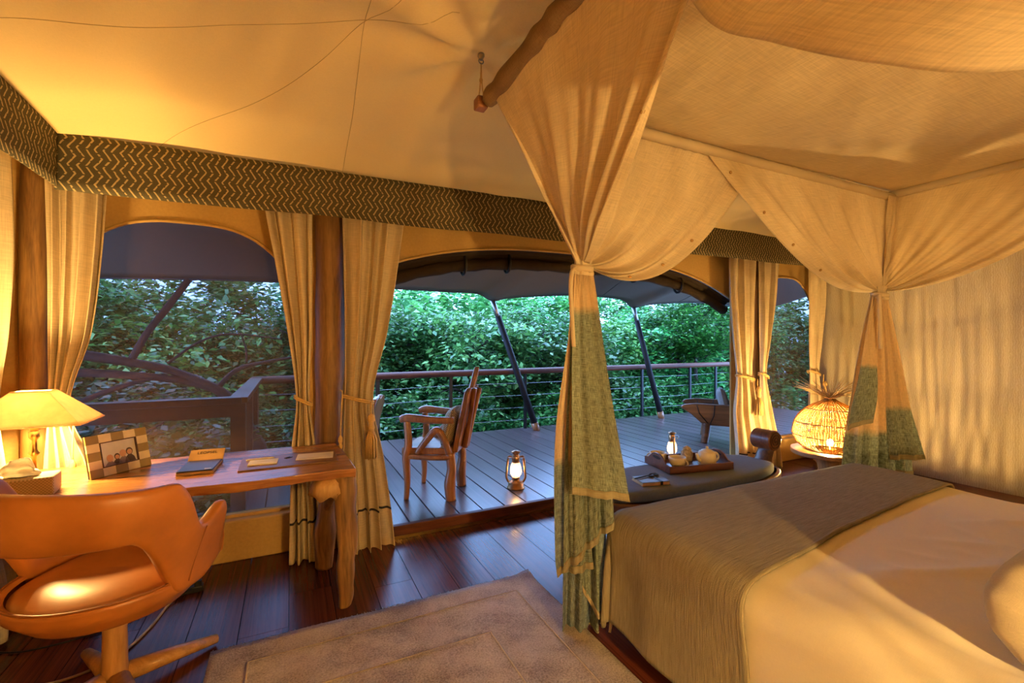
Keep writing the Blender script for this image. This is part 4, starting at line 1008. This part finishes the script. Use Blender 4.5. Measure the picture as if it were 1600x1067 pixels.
# ------------------------------------------------------------------ deck chairs
IKAT = NT('ikat_cushion'); t = IKAT; v = t.coord('Object'); mp = t.n('ShaderNodeMapping'); t.t.links.new(v, mp.inputs[0]); mp.inputs['Scale'].default_value = (38, 38, 38); mp.inputs['Rotation'].default_value = (0, .78, .78)
ck = t.n('ShaderNodeTexBrick'); t.t.links.new(mp.outputs[0], ck.inputs[0]); ck.inputs['Scale'].default_value = .9; ck.inputs['Color1'].default_value = (.05, .03, .02, 1); ck.inputs['Color2'].default_value = (.12, .06, .03, 1); ck.inputs['Mortar'].default_value = (.55, .42, .26, 1); ck.inputs['Mortar Size'].default_value = .05
IKAT = t.done(t.pbr(ck.outputs[0], .9))
def prism_xz(m, poly, y0, y1): return m.prism(poly, y0, y1, lambda a, b, h: (a, h, b))
def chair(label, loc, rz, horn=True):
    c = thing('carved_chair', label, 'chair', loc, rz)
    S_ = lambda pts, rs, n, nm_, **k: MB().tube(spline(pts, 6), radii(rs, 6), n, **k).build(nm_, CHAIRW, c)
    # front = +x
    pl = [(.27, -.235), (.275, .0), (.27, .235), (-.15, .215), (-.2, .1), (-.2, -.1), (-.15, -.215)]
    MB().prism(pl, .385, .445, lambda a, b, h: (a, b, h)).build('seat', CHAIRW, c, bevel=.012, smooth=False)
    for s_ in (-1, 1):
        S_([(.225, s_*.235, 0), (.215, s_*.235, .15), (.225, s_*.235, .36), (.20, s_*.25, .5), (.215, s_*.25, .68)], [.022, .028, .036, .034, .03], 12, 'front_leg')
        S_([(-.16, s_*.20, 0), (-.15, s_*.20, .13), (-.165, s_*.20, .27), (-.15, s_*.2, .40)], [.045, .052, .04, .045], 12, 'rear_leg')
        S_([(.27, s_*.255, .69), (.2, s_*.255, .705), (.0, s_*.25, .69), (-.19, s_*.225, .685)], [.030, .036, .032, .028], 12, 'armrest')
        S_([(.13, s_*.235, .40), (.04, s_*.24, .52), (-.04, s_*.242, .60), (-.10, s_*.235, .54), (-.15, s_*.22, .40)], [.026, .03, .034, .03, .028], 10, 'side_brace')
        S_([(.24, s_*.238, .375), (.0, s_*.235, .365), (-.17, s_*.215, .37)], [.026, .024, .028], 10, 'seat_rail')
    S_([(.23, -.2, .36), (.24, 0, .35), (.23, .2, .36)], [.024, .02, .024], 10, 'front_stretcher')
    # back: leaning slab in the y-z plane, tall and pointed
    lean = lambda z: -.185-.22*(z-.40)
    if horn: out = [(-.19, .40), (-.21, .6), (-.225, .85), (-.20, .94), (-.12, .965), (-.05, .93), (-.03, .97), (-.035, 1.06), (.0, 1.14), (.03, 1.08), (.05, .98), (.07, .945), (.15, .96), (.21, .93), (.225, .82), (.205, .6), (.18, .40)]
    else: out = [(-.16, .40), (-.20, .48), (-.215, .56), (-.18, .63), (-.21, .69), (-.225, .77), (-.17, .85), (-.06, .87), (0, .84), (.06, .87), (.17, .85), (.225, .77), (.21, .69), (.18, .63), (.215, .56), (.20, .48), (.16, .40)]
    bk = MB().prism(out, -.024, .024, lambda a, b, h: (lean(b)+h, a, b)).build('backrest', CHAIRW, c, bevel=.012, smooth=False)
    if horn:
        MB().tube(spline([(lean(.45)-.045, .03, .42), (lean(.7)-.05, .07, .7), (lean(.95)-.04, .12, .95)], 6), radii([.03, .02, .025], 6), 10).build('back_rib', CHAIRW, bk)
        MB().tube(spline([(lean(.45)-.045, -.03, .42), (lean(.7)-.05, -.08, .7), (lean(.95)-.04, -.13, .93)], 6), radii([.03, .02, .025], 6), 10).build('back_rib', CHAIRW, bk)
    return c
def cushion(label, loc, rot, mat=IKAT, s=.40):
    def fn(u, v):
        a, b = 2*u-1, 2*v-1; return (a*s/2*(1-.06*b*b), b*s/2*(1-.06*a*a))
    m = MB(); n = 22
    for sg in (-1, 1):
        m.grid(lambda u, v: (*fn(u, v), sg*.065*((1-(2*u-1)**4)*(1-(2*v-1)**4))**.6), n, n)
    o = m.build('cushion', mat); o.location = loc; o.rotation_euler = rot; tag(o, label, 'cushion'); return o
DZ = .092
ca = math.radians(147)
chair('carved wooden armchair with horn-tipped back standing alone on the deck', (1.215, 3.99, DZ), ca)
fwd = Vector((cos(ca), sin(ca), 0))
cp = Vector((1.215, 3.99, DZ+.60))-fwd*.115
cushion('brown ikat cushion leaning in the horn-tipped deck chair', cp, (0, math.radians(76), ca), s=.36)
chair('carved wooden chair with lobed back on the deck, half hidden behind the tied curtain', (.46, 4.36, DZ), math.radians(158), horn=False)
# slab-sided lounge chair at the right
SLABW = wood('burnt_slab_wood', (.07, .026, .010), (.26, .10, .035), rough=.4, axis=0, grain=9, coat=.2)
lc = thing('slab_chair', 'wide slab-sided wooden lounge chair on the deck behind the right curtain', 'chair', (5.34, 4.40, DZ), math.radians(-48)); lc.scale = (1, 1, .9)
sl = [(-.50, .52), (-.46, .56), (-.30, .585), (-.05, .58), (.3, .58), (.42, .56), (.42, .30), (.1, .265), (-.15, .27), (-.24, .30), (-.36, .42)]
for s_ in (-1, 1):
    sd = MB(); prism_xz(sd, sl, s_*.30-.028, s_*.30+.028); o = sd.build('side_slab', SLABW, lc, bevel=.012, smooth=False)
    MB().tube([(-.29, s_*.30-.03, .56), (-.26, s_*.30-.031, .44), (-.15, s_*.30-.03, .29)], .006, 5).build('burnt_line', BLACK, o)
    MB().tube([(-.07, s_*.30-.03, .575), (-.08, s_*.30-.031, .42), (-.13, s_*.30-.03, .285)], .006, 5).build('burnt_line', BLACK, o)
    MB().tube(spline([(-.17, s_*.28, .30), (-.18, s_*.28, .15), (-.20, s_*.28, 0)], 5), radii([.06, .05, .045], 5), 12).build('leg', SLABW, lc)
    MB().tube(spline([(.30, s_*.28, .30), (.32, s_*.28, .15), (.36, s_*.28, 0)], 5), radii([.06, .05, .045], 5), 12).build('leg', SLABW, lc)
MB().box((.05, 0, .36), (.62, .56, .04)).build('seat', SLABW, lc, bevel=.008)
prism_xz(m := MB(), [(.14, .36), (.21, .36), (.27, 1.75), (.21, 1.73)], -.24, .24); m.build('backrest', BLACK, lc, bevel=.01, smooth=False)
cushion('grey linen cushion propped in the slab-sided lounge chair', (5.365, 4.355, DZ+.52), (0, math.radians(76), math.radians(-48)), cloth('grey_cushion', (.30, .29, .27), weave=200, coords='Object', transl=.05), s=.42)

# ------------------------------------------------------------------ lanterns
t = NT('lantern_glass'); gs = t.n('ShaderNodeBsdfGlossy'); gs.inputs['Roughness'].default_value = .08; gs.inputs[0].default_value = (.9, .9, .9, 1)
df = t.n('ShaderNodeBsdfTranslucent'); df.inputs[0].default_value = (.8, .7, .62, 1)
GLASS = t.done(t.mixsh(.30, t.mixsh(.10, t.transp((.97, .95, .93)), gs.outputs[0]), df.outputs[0]))
t = NT('flame'); e = t.n('ShaderNodeEmission'); e.inputs[0].default_value = (1, .55, .18, 1); e.inputs[1].default_value = 12; FLAME = t.done(e.outputs[0])
LMET = plain('weathered_copper', (.40, .23, .12), .38, 1.0, var=.3)
def lantern(label, loc, rz):
    l = thing('hurricane_lantern', label, 'lantern', loc, rz, group='hurricane lanterns on the deck')
    MB().lathe([(.0, 0), (.082, 0), (.084, .008), (.074, .014), (.072, .05), (.066, .062), (.04, .07), (.034, .09), (.042, .098), (.03, .104)], 32).build('fuel_tank', LMET, l)
    MB().lathe([(.032, .102), (.05, .13), (.054, .16), (.048, .20), (.034, .24)], 28, caps=False).build('globe', GLASS, l, solid=.002)
    MB().lathe([(.036, .238), (.034, .25), (.036, .262), (.036, .30), (.03, .306), (.03, .32), (.044, .330), (.046, .336), (.02, .346), (0, .35)], 28).build('chimney', LMET, l)
    for s_ in (-1, 1):
        MB().tube(spline([(s_*.034, 0, .285), (s_*.065, 0, .29), (s_*.076, 0, .25), (s_*.086, 0, .15), (s_*.088, 0, .10), (s_*.07, 0, .06), (s_*.05, 0, .05)], 6), .0105, 10).build('side_tube', LMET, l)
        MB().tube([(s_*.05, .0, .13), (s_*.0, .054, .15), (-s_*.05, .0, .13)], .002, 5).build('guard_wire', STEEL, l)
    MB().tube([(.08*cos(pi*k/16), -.02-.05*sin(pi*k/16), .28+.02*sin(pi*k/16)) for k in range(17)], .0025, 6).build('bail_handle', STEEL, l)
    MB().lathe([(.018, .10), (.02, .115), (.008, .125)], 14).build('burner', LMET, l)
    MB().lathe([(.003, .122), (.010, .132), (.011, .142), (.006, .16), (0, .175)], 12).build('flame', FLAME, l)
    lamp_light('lantern_light', (0, 0, .16), P_LANT, .015, l, (1, .6, .25))
a_ = atZ(806, 762, DZ); lantern('lit copper hurricane lantern on the deck right of the horn-tipped chair', (a_.x, a_.y, DZ), math.radians(-26))
b_ = atY(1050, 671, 3.80); lantern('lit copper hurricane lantern on the deck seen above the tea cup', (b_.x, b_.y, DZ), math.radians(60))

# ------------------------------------------------------------------ deck railing
rl = thing('deck_railing', 'dark timber handrail with black posts and steel cables round the deck', 'railing', (0, 6.25, DZ))
RYa, RYb = 0.0, .22
def ry(x): return lerp(-.06, .14, (x+.36)/6.0)
MB().tube([(x, ry(x), .895) for x in (-.40, 1, 2.5, 4, 5.5, 7, 8.8)], .058, 14, flat=.8).build('handrail', RAILW, rl)
for px in (704, 822, 1010, 1088, 1130):
    p = atY(px, 600, 6.28)
    MB().box((p.x, ry(p.x)+.0, .44), (.04, .04, .88)).build('post', BLACK, rl, smooth=False)
for x in (-.36, 1.05, 8.2): MB().box((x, ry(x), .44), (.05, .05, .88)).build('post', BLACK, rl, smooth=False)
for z in (.14, .33, .52, .71):
    MB().tube([(x, ry(x)+.03, z-.008*sin(x*2.1)) for x in np.linspace(-.36, 8.6, 24)], .003, 5).build('cable', STEEL, rl)
r2 = thing('side_railing', 'broad-topped dark timber railing seen through the mesh window', 'railing', (-.36, 4.1, DZ))
MB().box((0, 1.1, .905), (.13, 2.25, .045)).build('top_board', DARKW, r2, bevel=.005)
MB().box((-1.9, 0, .905), (3.85, .12, .05)).build('top_board', DARKW, r2, bevel=.005)
MB().box((-1.9, .0, .83), (3.8, .045, .10)).build('rail_board', DARKW, r2, smooth=False)
for p in ((0, .02), (0, .75), (0, 1.5), (-1.6, 0), (-3.2, 0)): MB().box((p[0], p[1], .1), (.10, .10, 1.56)).build('post', DARKW, r2, smooth=False)
for z in (.2, .4, .6, .75):
    MB().tube([(0, .05, z), (0, 1.0, z), (0, 2.2, z)], .004, 5).build('cable', STEEL, r2)

# ------------------------------------------------------------------ fly sheet over the deck with raking poles
FLY = cloth('grey_fly_canvas', (.145, .11, .08), var=.03, transl=.01, weave=500, bump=.1, coords='Object')
T1, T2 = Vector((2.70, 6.20, 2.06)), Vector((5.42, 6.25, 2.05))
edge = [(-6.0, 5.6, 1.95), (-2.6, 5.65, 2.02), (-1.2, 5.3, 2.04), (-.1, 4.95, 2.03), (.95, 5.35, 2.07), (1.9, 5.95, 2.13), (2.45, 6.18, 2.15), tuple(T1), (3.0, 6.12, 2.11), (3.9, 5.95, 2.17), (4.8, 6.1, 2.18), (5.2, 6.22, 2.15), tuple(T2), (5.75, 6.12, 2.11), (6.8, 6.0, 2.16), (8.6, 6.0, 2.1)]
es = spline(edge, 8)
def fly(u, v):
    k = u*(len(es)-1); i = min(int(k), len(es)-2); e = es[i].lerp(es[i+1], k-i)
    a = Vector((e.x, YF+.10, 2.74)); p = a.lerp(e, v); p.z -= .10*4*v*(1-v)*.5
    return p
fy = MB().grid(fly, 120, 14, (14, 2.6)).build('fly_sheet', FLY, solid=.006); tag(fy, 'grey canvas fly sheet stretched over the deck with scalloped edge', 'awning')
MB().tube(es, .012, 6).build('edge_rope', plain('dark_webbing', (.05, .05, .05), .8), fy)
for xs in (1.2, 3.9, 5.6):
    MB().tube([(lerp(xs, xs+.5, q/8), lerp(YF+.15, 5.9, q/8), lerp(2.72, 2.16, q/8)-.03*4*(q/8)*(1-q/8)-.03) for q in range(9)], .004, 4).build('fly_seam', BLACK, fy)
def pole(label, base, top):
    base, top = Vector(base), Vector(top); o = thing('raking_pole', label, 'pole', base)
    d = top-base
    MB().tube([(0, 0, 0), tuple(d*.4), tuple(d*.88)], [.05, .048, .045], 12).build('shaft', plain('dark_creosote', (.012, .010, .011), .6, spec=.2) if 'dark_creosote' not in bpy.data.materials else bpy.data.materials['dark_creosote'], o)
    MB().tube([tuple(d*.86), tuple(d*1.0)], .038, 12).build('steel_tip', STEEL, o)
    MB().tube([(0, 0, -.01), tuple(d*.06)], .056, 12).build('foot_collar', CHAIRW, o)
pole('dark raking pole holding the fly sheet left of the bed drape', (3.40, 6.10, DZ), T1)
pole('dark raking pole holding the fly sheet right of the bed drape', (5.93, 6.10, DZ), T2)
# rolled door flap under the arch, outside the wall
ROLL = cloth('rolled_brown_canvas', (.03, .02, .013), var=.06, transl=.02, weave=400, bump=.2, coords='Object')
rf = thing('rolled_door_flap', 'rolled dark canvas door flap strapped under the wide arch', 'door flap', (2.47, 3.68, 2.1))
f3 = OPEN[1][3]
pts = [(lerp(.40, 4.54, k/40), 0, 0) for k in range(41)]
arcp = [(x-2.47, 0, f3(x)-.115-2.1) for x, _, _ in pts]
MB().tube(arcp, [.05*(1+.12*sin(k*2.1)) for k in range(41)], 10).build('flap_roll', ROLL, rf)
MB().tube([(x, -.06, z+.10) for x, y, z in arcp], .022, 8).build('arch_bar', ROLL, rf)
MB().grid(lambda u, v: (lerp(arcp[0][0], arcp[-1][0], u), lerp(-.06, .03, v), keys([(p[0], p[2]) for p in arcp], lerp(arcp[0][0], arcp[-1][0], u))[0]+lerp(.10, .02, v)), 40, 3).build('flap_cloth', ROLL, rf, solid=.006)
for k in (9, 13, 20, 27, 33):
    x, y, z = arcp[k]; MB().tube([(x, .066*cos(2*pi*j/14), z+.01+.085*sin(2*pi*j/14)) for j in range(15)], .013, 6, caps=False).build('strap', BLACK, rf)

# ------------------------------------------------------------------ trees and bushes
t = NT('leaf_green'); gi = t.n('ShaderNodeNewGeometry'); oi = t.n('ShaderNodeObjectInfo')
r1 = gi.outputs['Random Per Island']
c_ = t.ramp(r1, [(0, (.025, .085, .018)), (.45, (.075, .21, .035)), (.8, (.17, .37, .06)), (1, (.32, .50, .12))])
hs = t.n('ShaderNodeHueSaturation'); t.t.links.new(c_, hs.inputs['Color'])
t.set(hs.inputs['Hue'], t.math('ADD', t.math('MULTIPLY', oi.outputs['Random'], .07), .475)); t.set(hs.inputs['Value'], t.math('ADD', t.math('MULTIPLY', oi.outputs['Random'], .9), .6))
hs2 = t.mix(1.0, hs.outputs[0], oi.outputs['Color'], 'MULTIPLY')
LEAF = t.done(t.mixsh(.28, t.pbr(hs2, .32, 0, None, .6), t.transl(hs2)))
BARK = plain('bark', (.045, .03, .026), .85, scale=14, var=.35, bump=.7)
def leaf_mesh(name, n, rad, size, ncl, seed, droop=.5, shell=.55):
    r = np.random.default_rng(seed)
    cd_ = r.normal(size=(ncl, 3)); cd_ /= np.linalg.norm(cd_, axis=1)[:, None]; cc = cd_*(shell+(1-shell)*r.random((ncl, 1)))*np.array(rad)
    idx = r.integers(0, ncl, n); P = cc[idx]+r.normal(size=(n, 3))*np.array([.17, .17, .10])*min(rad)/1.1
    d = r.normal(size=(n, 3)); d[:, 2] = d[:, 2]*.5-droop; d /= np.linalg.norm(d, axis=1)[:, None]
    d[:, 2] *= .45; d /= np.linalg.norm(d, axis=1)[:, None]
    s_ = np.cross(np.array([0, 0, 1.])+r.normal(size=(n, 3))*.35, d); s_ /= np.linalg.norm(s_, axis=1)[:, None]; nn_ = np.cross(d, s_)
    L_ = (size*(.6+.8*r.random(n)))[:, None]; W_ = L_*.27
    V = np.stack([P, P+d*L_*.45+s_*W_+nn_*L_*.06, P+d*L_, P+d*L_*.45-s_*W_+nn_*L_*.06], axis=1).reshape(-1, 3)
    me = bpy.data.meshes.new(name); me.vertices.add(4*n); me.vertices.foreach_set('co', V.ravel().astype(np.float32))
    me.loops.add(4*n); me.loops.foreach_set('vertex_index', np.arange(4*n, dtype=np.int32)); me.polygons.add(n)
    me.polygons.foreach_set('loop_start', np.arange(0, 4*n, 4, dtype=np.int32)); me.update(); me.validate(); me.materials.append(LEAF); return me
LM = [leaf_mesh('foliage', 7000, (1.25, 1.25, 1.0), .105, 75, 10+k, droop=.3+.15*k) for k in range(4)]
LF = [leaf_mesh('foliage', 6500, (1.7, 1.7, 1.25), .14, 70, 30+k, droop=.3) for k in range(3)]
def branch_mesh(seed, h, spread, r0=.06):
    rd = random.Random(seed); m = MB()
    m.tube(spline([(0, 0, -h), (.1*rd.uniform(-1, 1), .1*rd.uniform(-1, 1), -h*.5), (0, 0, 0)], 5), radii([r0, r0*.8, r0*.5], 5), 7)
    for k in range(9):
        a = rd.uniform(0, 6.28); e = rd.uniform(-.1, .8); b = -h*rd.uniform(.0, .5)
        d = Vector((cos(a), sin(a), e))*spread*rd.uniform(.6, 1)
        m.tube(spline([(0, 0, b), tuple(Vector((0, 0, b))+d*.5+Vector((0, 0, .12))), tuple(Vector((0, 0, b))+d)], 5), radii([r0*.5, r0*.3, r0*.1], 5), 5)
    return m
TR = [branch_mesh(40+k, 2.2, 1.2) for k in range(3)]
trm = []
for k, mm in enumerate(TR):
    me = bpy.data.meshes.new('trunk'); me.from_pydata(mm.v, [], mm.f); me.materials.append(BARK); me.shade_smooth(); trm.append(me)
def tree(label, loc, s, rz, meshes=LM, k=0, group=None, name='tree', sz=1.0, tint=(1, 1, 1)):
    o = thing(name, label, 'tree' if name == 'tree' else 'bush', loc, rz, group)
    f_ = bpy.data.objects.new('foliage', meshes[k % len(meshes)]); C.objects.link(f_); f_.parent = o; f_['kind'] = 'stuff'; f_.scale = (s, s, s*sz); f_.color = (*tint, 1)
    t_ = bpy.data.objects.new('trunk', trm[k % 3]); C.objects.link(t_); t_.parent = o; t_.scale = (s, s, s)
    return o
rd = random.Random(3)
def view_px(x, y):
    cx_, cy_ = x*cos(TH)-y*sin(TH), x*sin(TH)+y*cos(TH); return 800+FPX*cx_/cy_
def where(x, y):                  # what a tree stands behind, seen from the room
    p = view_px(x, y)
    for lim, txt in ((300, 'seen through the left half of the mesh window'), (440, 'seen through the right half of the mesh window'), (600, 'beyond the railing behind the thick post'), (690, 'beyond the railing left of the horn-tipped chair'), (765, 'beyond the railing above the horn-tipped chair'), (860, 'beyond the railing near the left raking pole'), (980, 'beyond the railing behind the bed drape'), (1050, 'beyond the railing near the right raking pole'), (1150, 'beyond the railing left of the far curtain')):
        if p < lim: return txt
    return 'behind the far curtains and narrow window'
def planted(label, pos, *a, **k):
    if -120 < view_px(pos[0], pos[1]) < 1480: return tree(label+' '+where(pos[0], pos[1]), pos, *a, **k)
# first row just beyond the railing, shade put into its dark tint
for k, x in enumerate(np.arange(-1.2, 10.5, .72)):
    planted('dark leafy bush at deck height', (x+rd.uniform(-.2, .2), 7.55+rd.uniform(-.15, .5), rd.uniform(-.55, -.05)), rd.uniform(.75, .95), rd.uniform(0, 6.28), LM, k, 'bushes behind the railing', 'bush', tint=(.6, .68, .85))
# second row, taller
for k, x in enumerate(np.arange(-2.5, 13, .95)):
    planted('green leafy tree', (x+rd.uniform(-.3, .3), 8.9+rd.uniform(-.4, .6), rd.uniform(.75, 1.45)), rd.uniform(.9, 1.25), rd.uniform(0, 6.28), LM, k+1, 'trees of the thicket', tint=random.choice(((1.1, 1.1, 1.2), (1.35, 1.35, 1.5), (.7, .85, 1.2), (.55, .65, .8), (1.0, 1.15, 1.6))))
# far rows, haze put into their pale bluish tint
for k, x in enumerate(np.arange(-5, 20, 1.6)):
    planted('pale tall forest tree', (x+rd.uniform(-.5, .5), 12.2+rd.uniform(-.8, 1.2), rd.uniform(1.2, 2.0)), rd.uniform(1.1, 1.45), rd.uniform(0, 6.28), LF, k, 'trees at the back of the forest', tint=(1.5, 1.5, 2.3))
for k, x in enumerate(np.arange(-5, 20, 1.7)):
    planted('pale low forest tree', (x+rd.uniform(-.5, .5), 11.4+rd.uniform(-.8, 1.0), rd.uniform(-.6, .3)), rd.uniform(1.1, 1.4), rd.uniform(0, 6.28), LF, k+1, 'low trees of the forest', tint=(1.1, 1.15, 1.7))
# thicket outside the left window
for k in range(16):
    x, y = rd.uniform(-7.5, -1.2), rd.uniform(5.4, 9.2)
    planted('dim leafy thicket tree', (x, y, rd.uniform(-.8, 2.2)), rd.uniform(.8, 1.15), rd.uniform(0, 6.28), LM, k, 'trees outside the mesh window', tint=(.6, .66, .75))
# dark overhanging tree at the right
for i, (px, py, Y, s) in enumerate(((1090, 505, 7.6, .8), (1125, 480, 7.9, .85), (1060, 520, 8.0, .7))):
    p = atY(px, py, Y); tree(['dark overhanging tree above the railing left of the right curtain', 'dark tree crown touching the right curtain', 'drooping dark branch right of the second raking pole'][i], tuple(p), s, i, LM, i, tint=(.45, .55, .4))
# gnarled branches crossing the left window
gb = thing('gnarled_tree', 'gnarled bare branches crossing the view through the mesh window', 'tree', (-2.6, 5.2, -1.6))
def wp(px, py, Y): return tuple(atY(px, py, Y)-Vector((-2.6, 5.2, -1.6)))
for pts, rs in (([wp(60, 545, 4.9), wp(150, 558, 4.95), wp(215, 568, 5.0), wp(270, 580, 5.1), wp(345, 612, 5.2), wp(372, 640, 5.4)], [.075, .07, .06, .06, .075, .08]),
                ([wp(60, 580, 4.8), wp(180, 585, 4.9), wp(280, 594, 5.1), wp(345, 612, 5.2)], [.06, .055, .05, .05]),
                ([wp(335, 612, 5.2), wp(370, 578, 5.2), wp(420, 565, 5.2), wp(480, 555, 5.3)], [.045, .035, .025, .02]),
                ([wp(200, 572, 5.0), wp(230, 520, 5.0), wp(262, 480, 5.1), wp(300, 430, 5.2), wp(320, 400, 5.2)], [.05, .045, .05, .045, .04]),
                ([wp(262, 568, 5.1), wp(310, 535, 5.2), wp(360, 522, 5.2), wp(440, 530, 5.3)], [.022, .018, .016, .01]),
                ([wp(100, 640, 4.8), wp(170, 610, 4.9), wp(240, 590, 5.0)], [.04, .035, .03]),
                ([wp(385, 566, 5.2), wp(384, 545, 5.2), wp(376, 520, 5.2)], [.018, .014, .01]),
                ([wp(372, 640, 5.4), wp(400, 760, 5.6), (.8, .6, 0)], [.08, .10, .14])):
    MB().tube(spline(pts, 7), [q*.62 for q in radii(rs, 7)], 9).build('branch', BARK, gb)
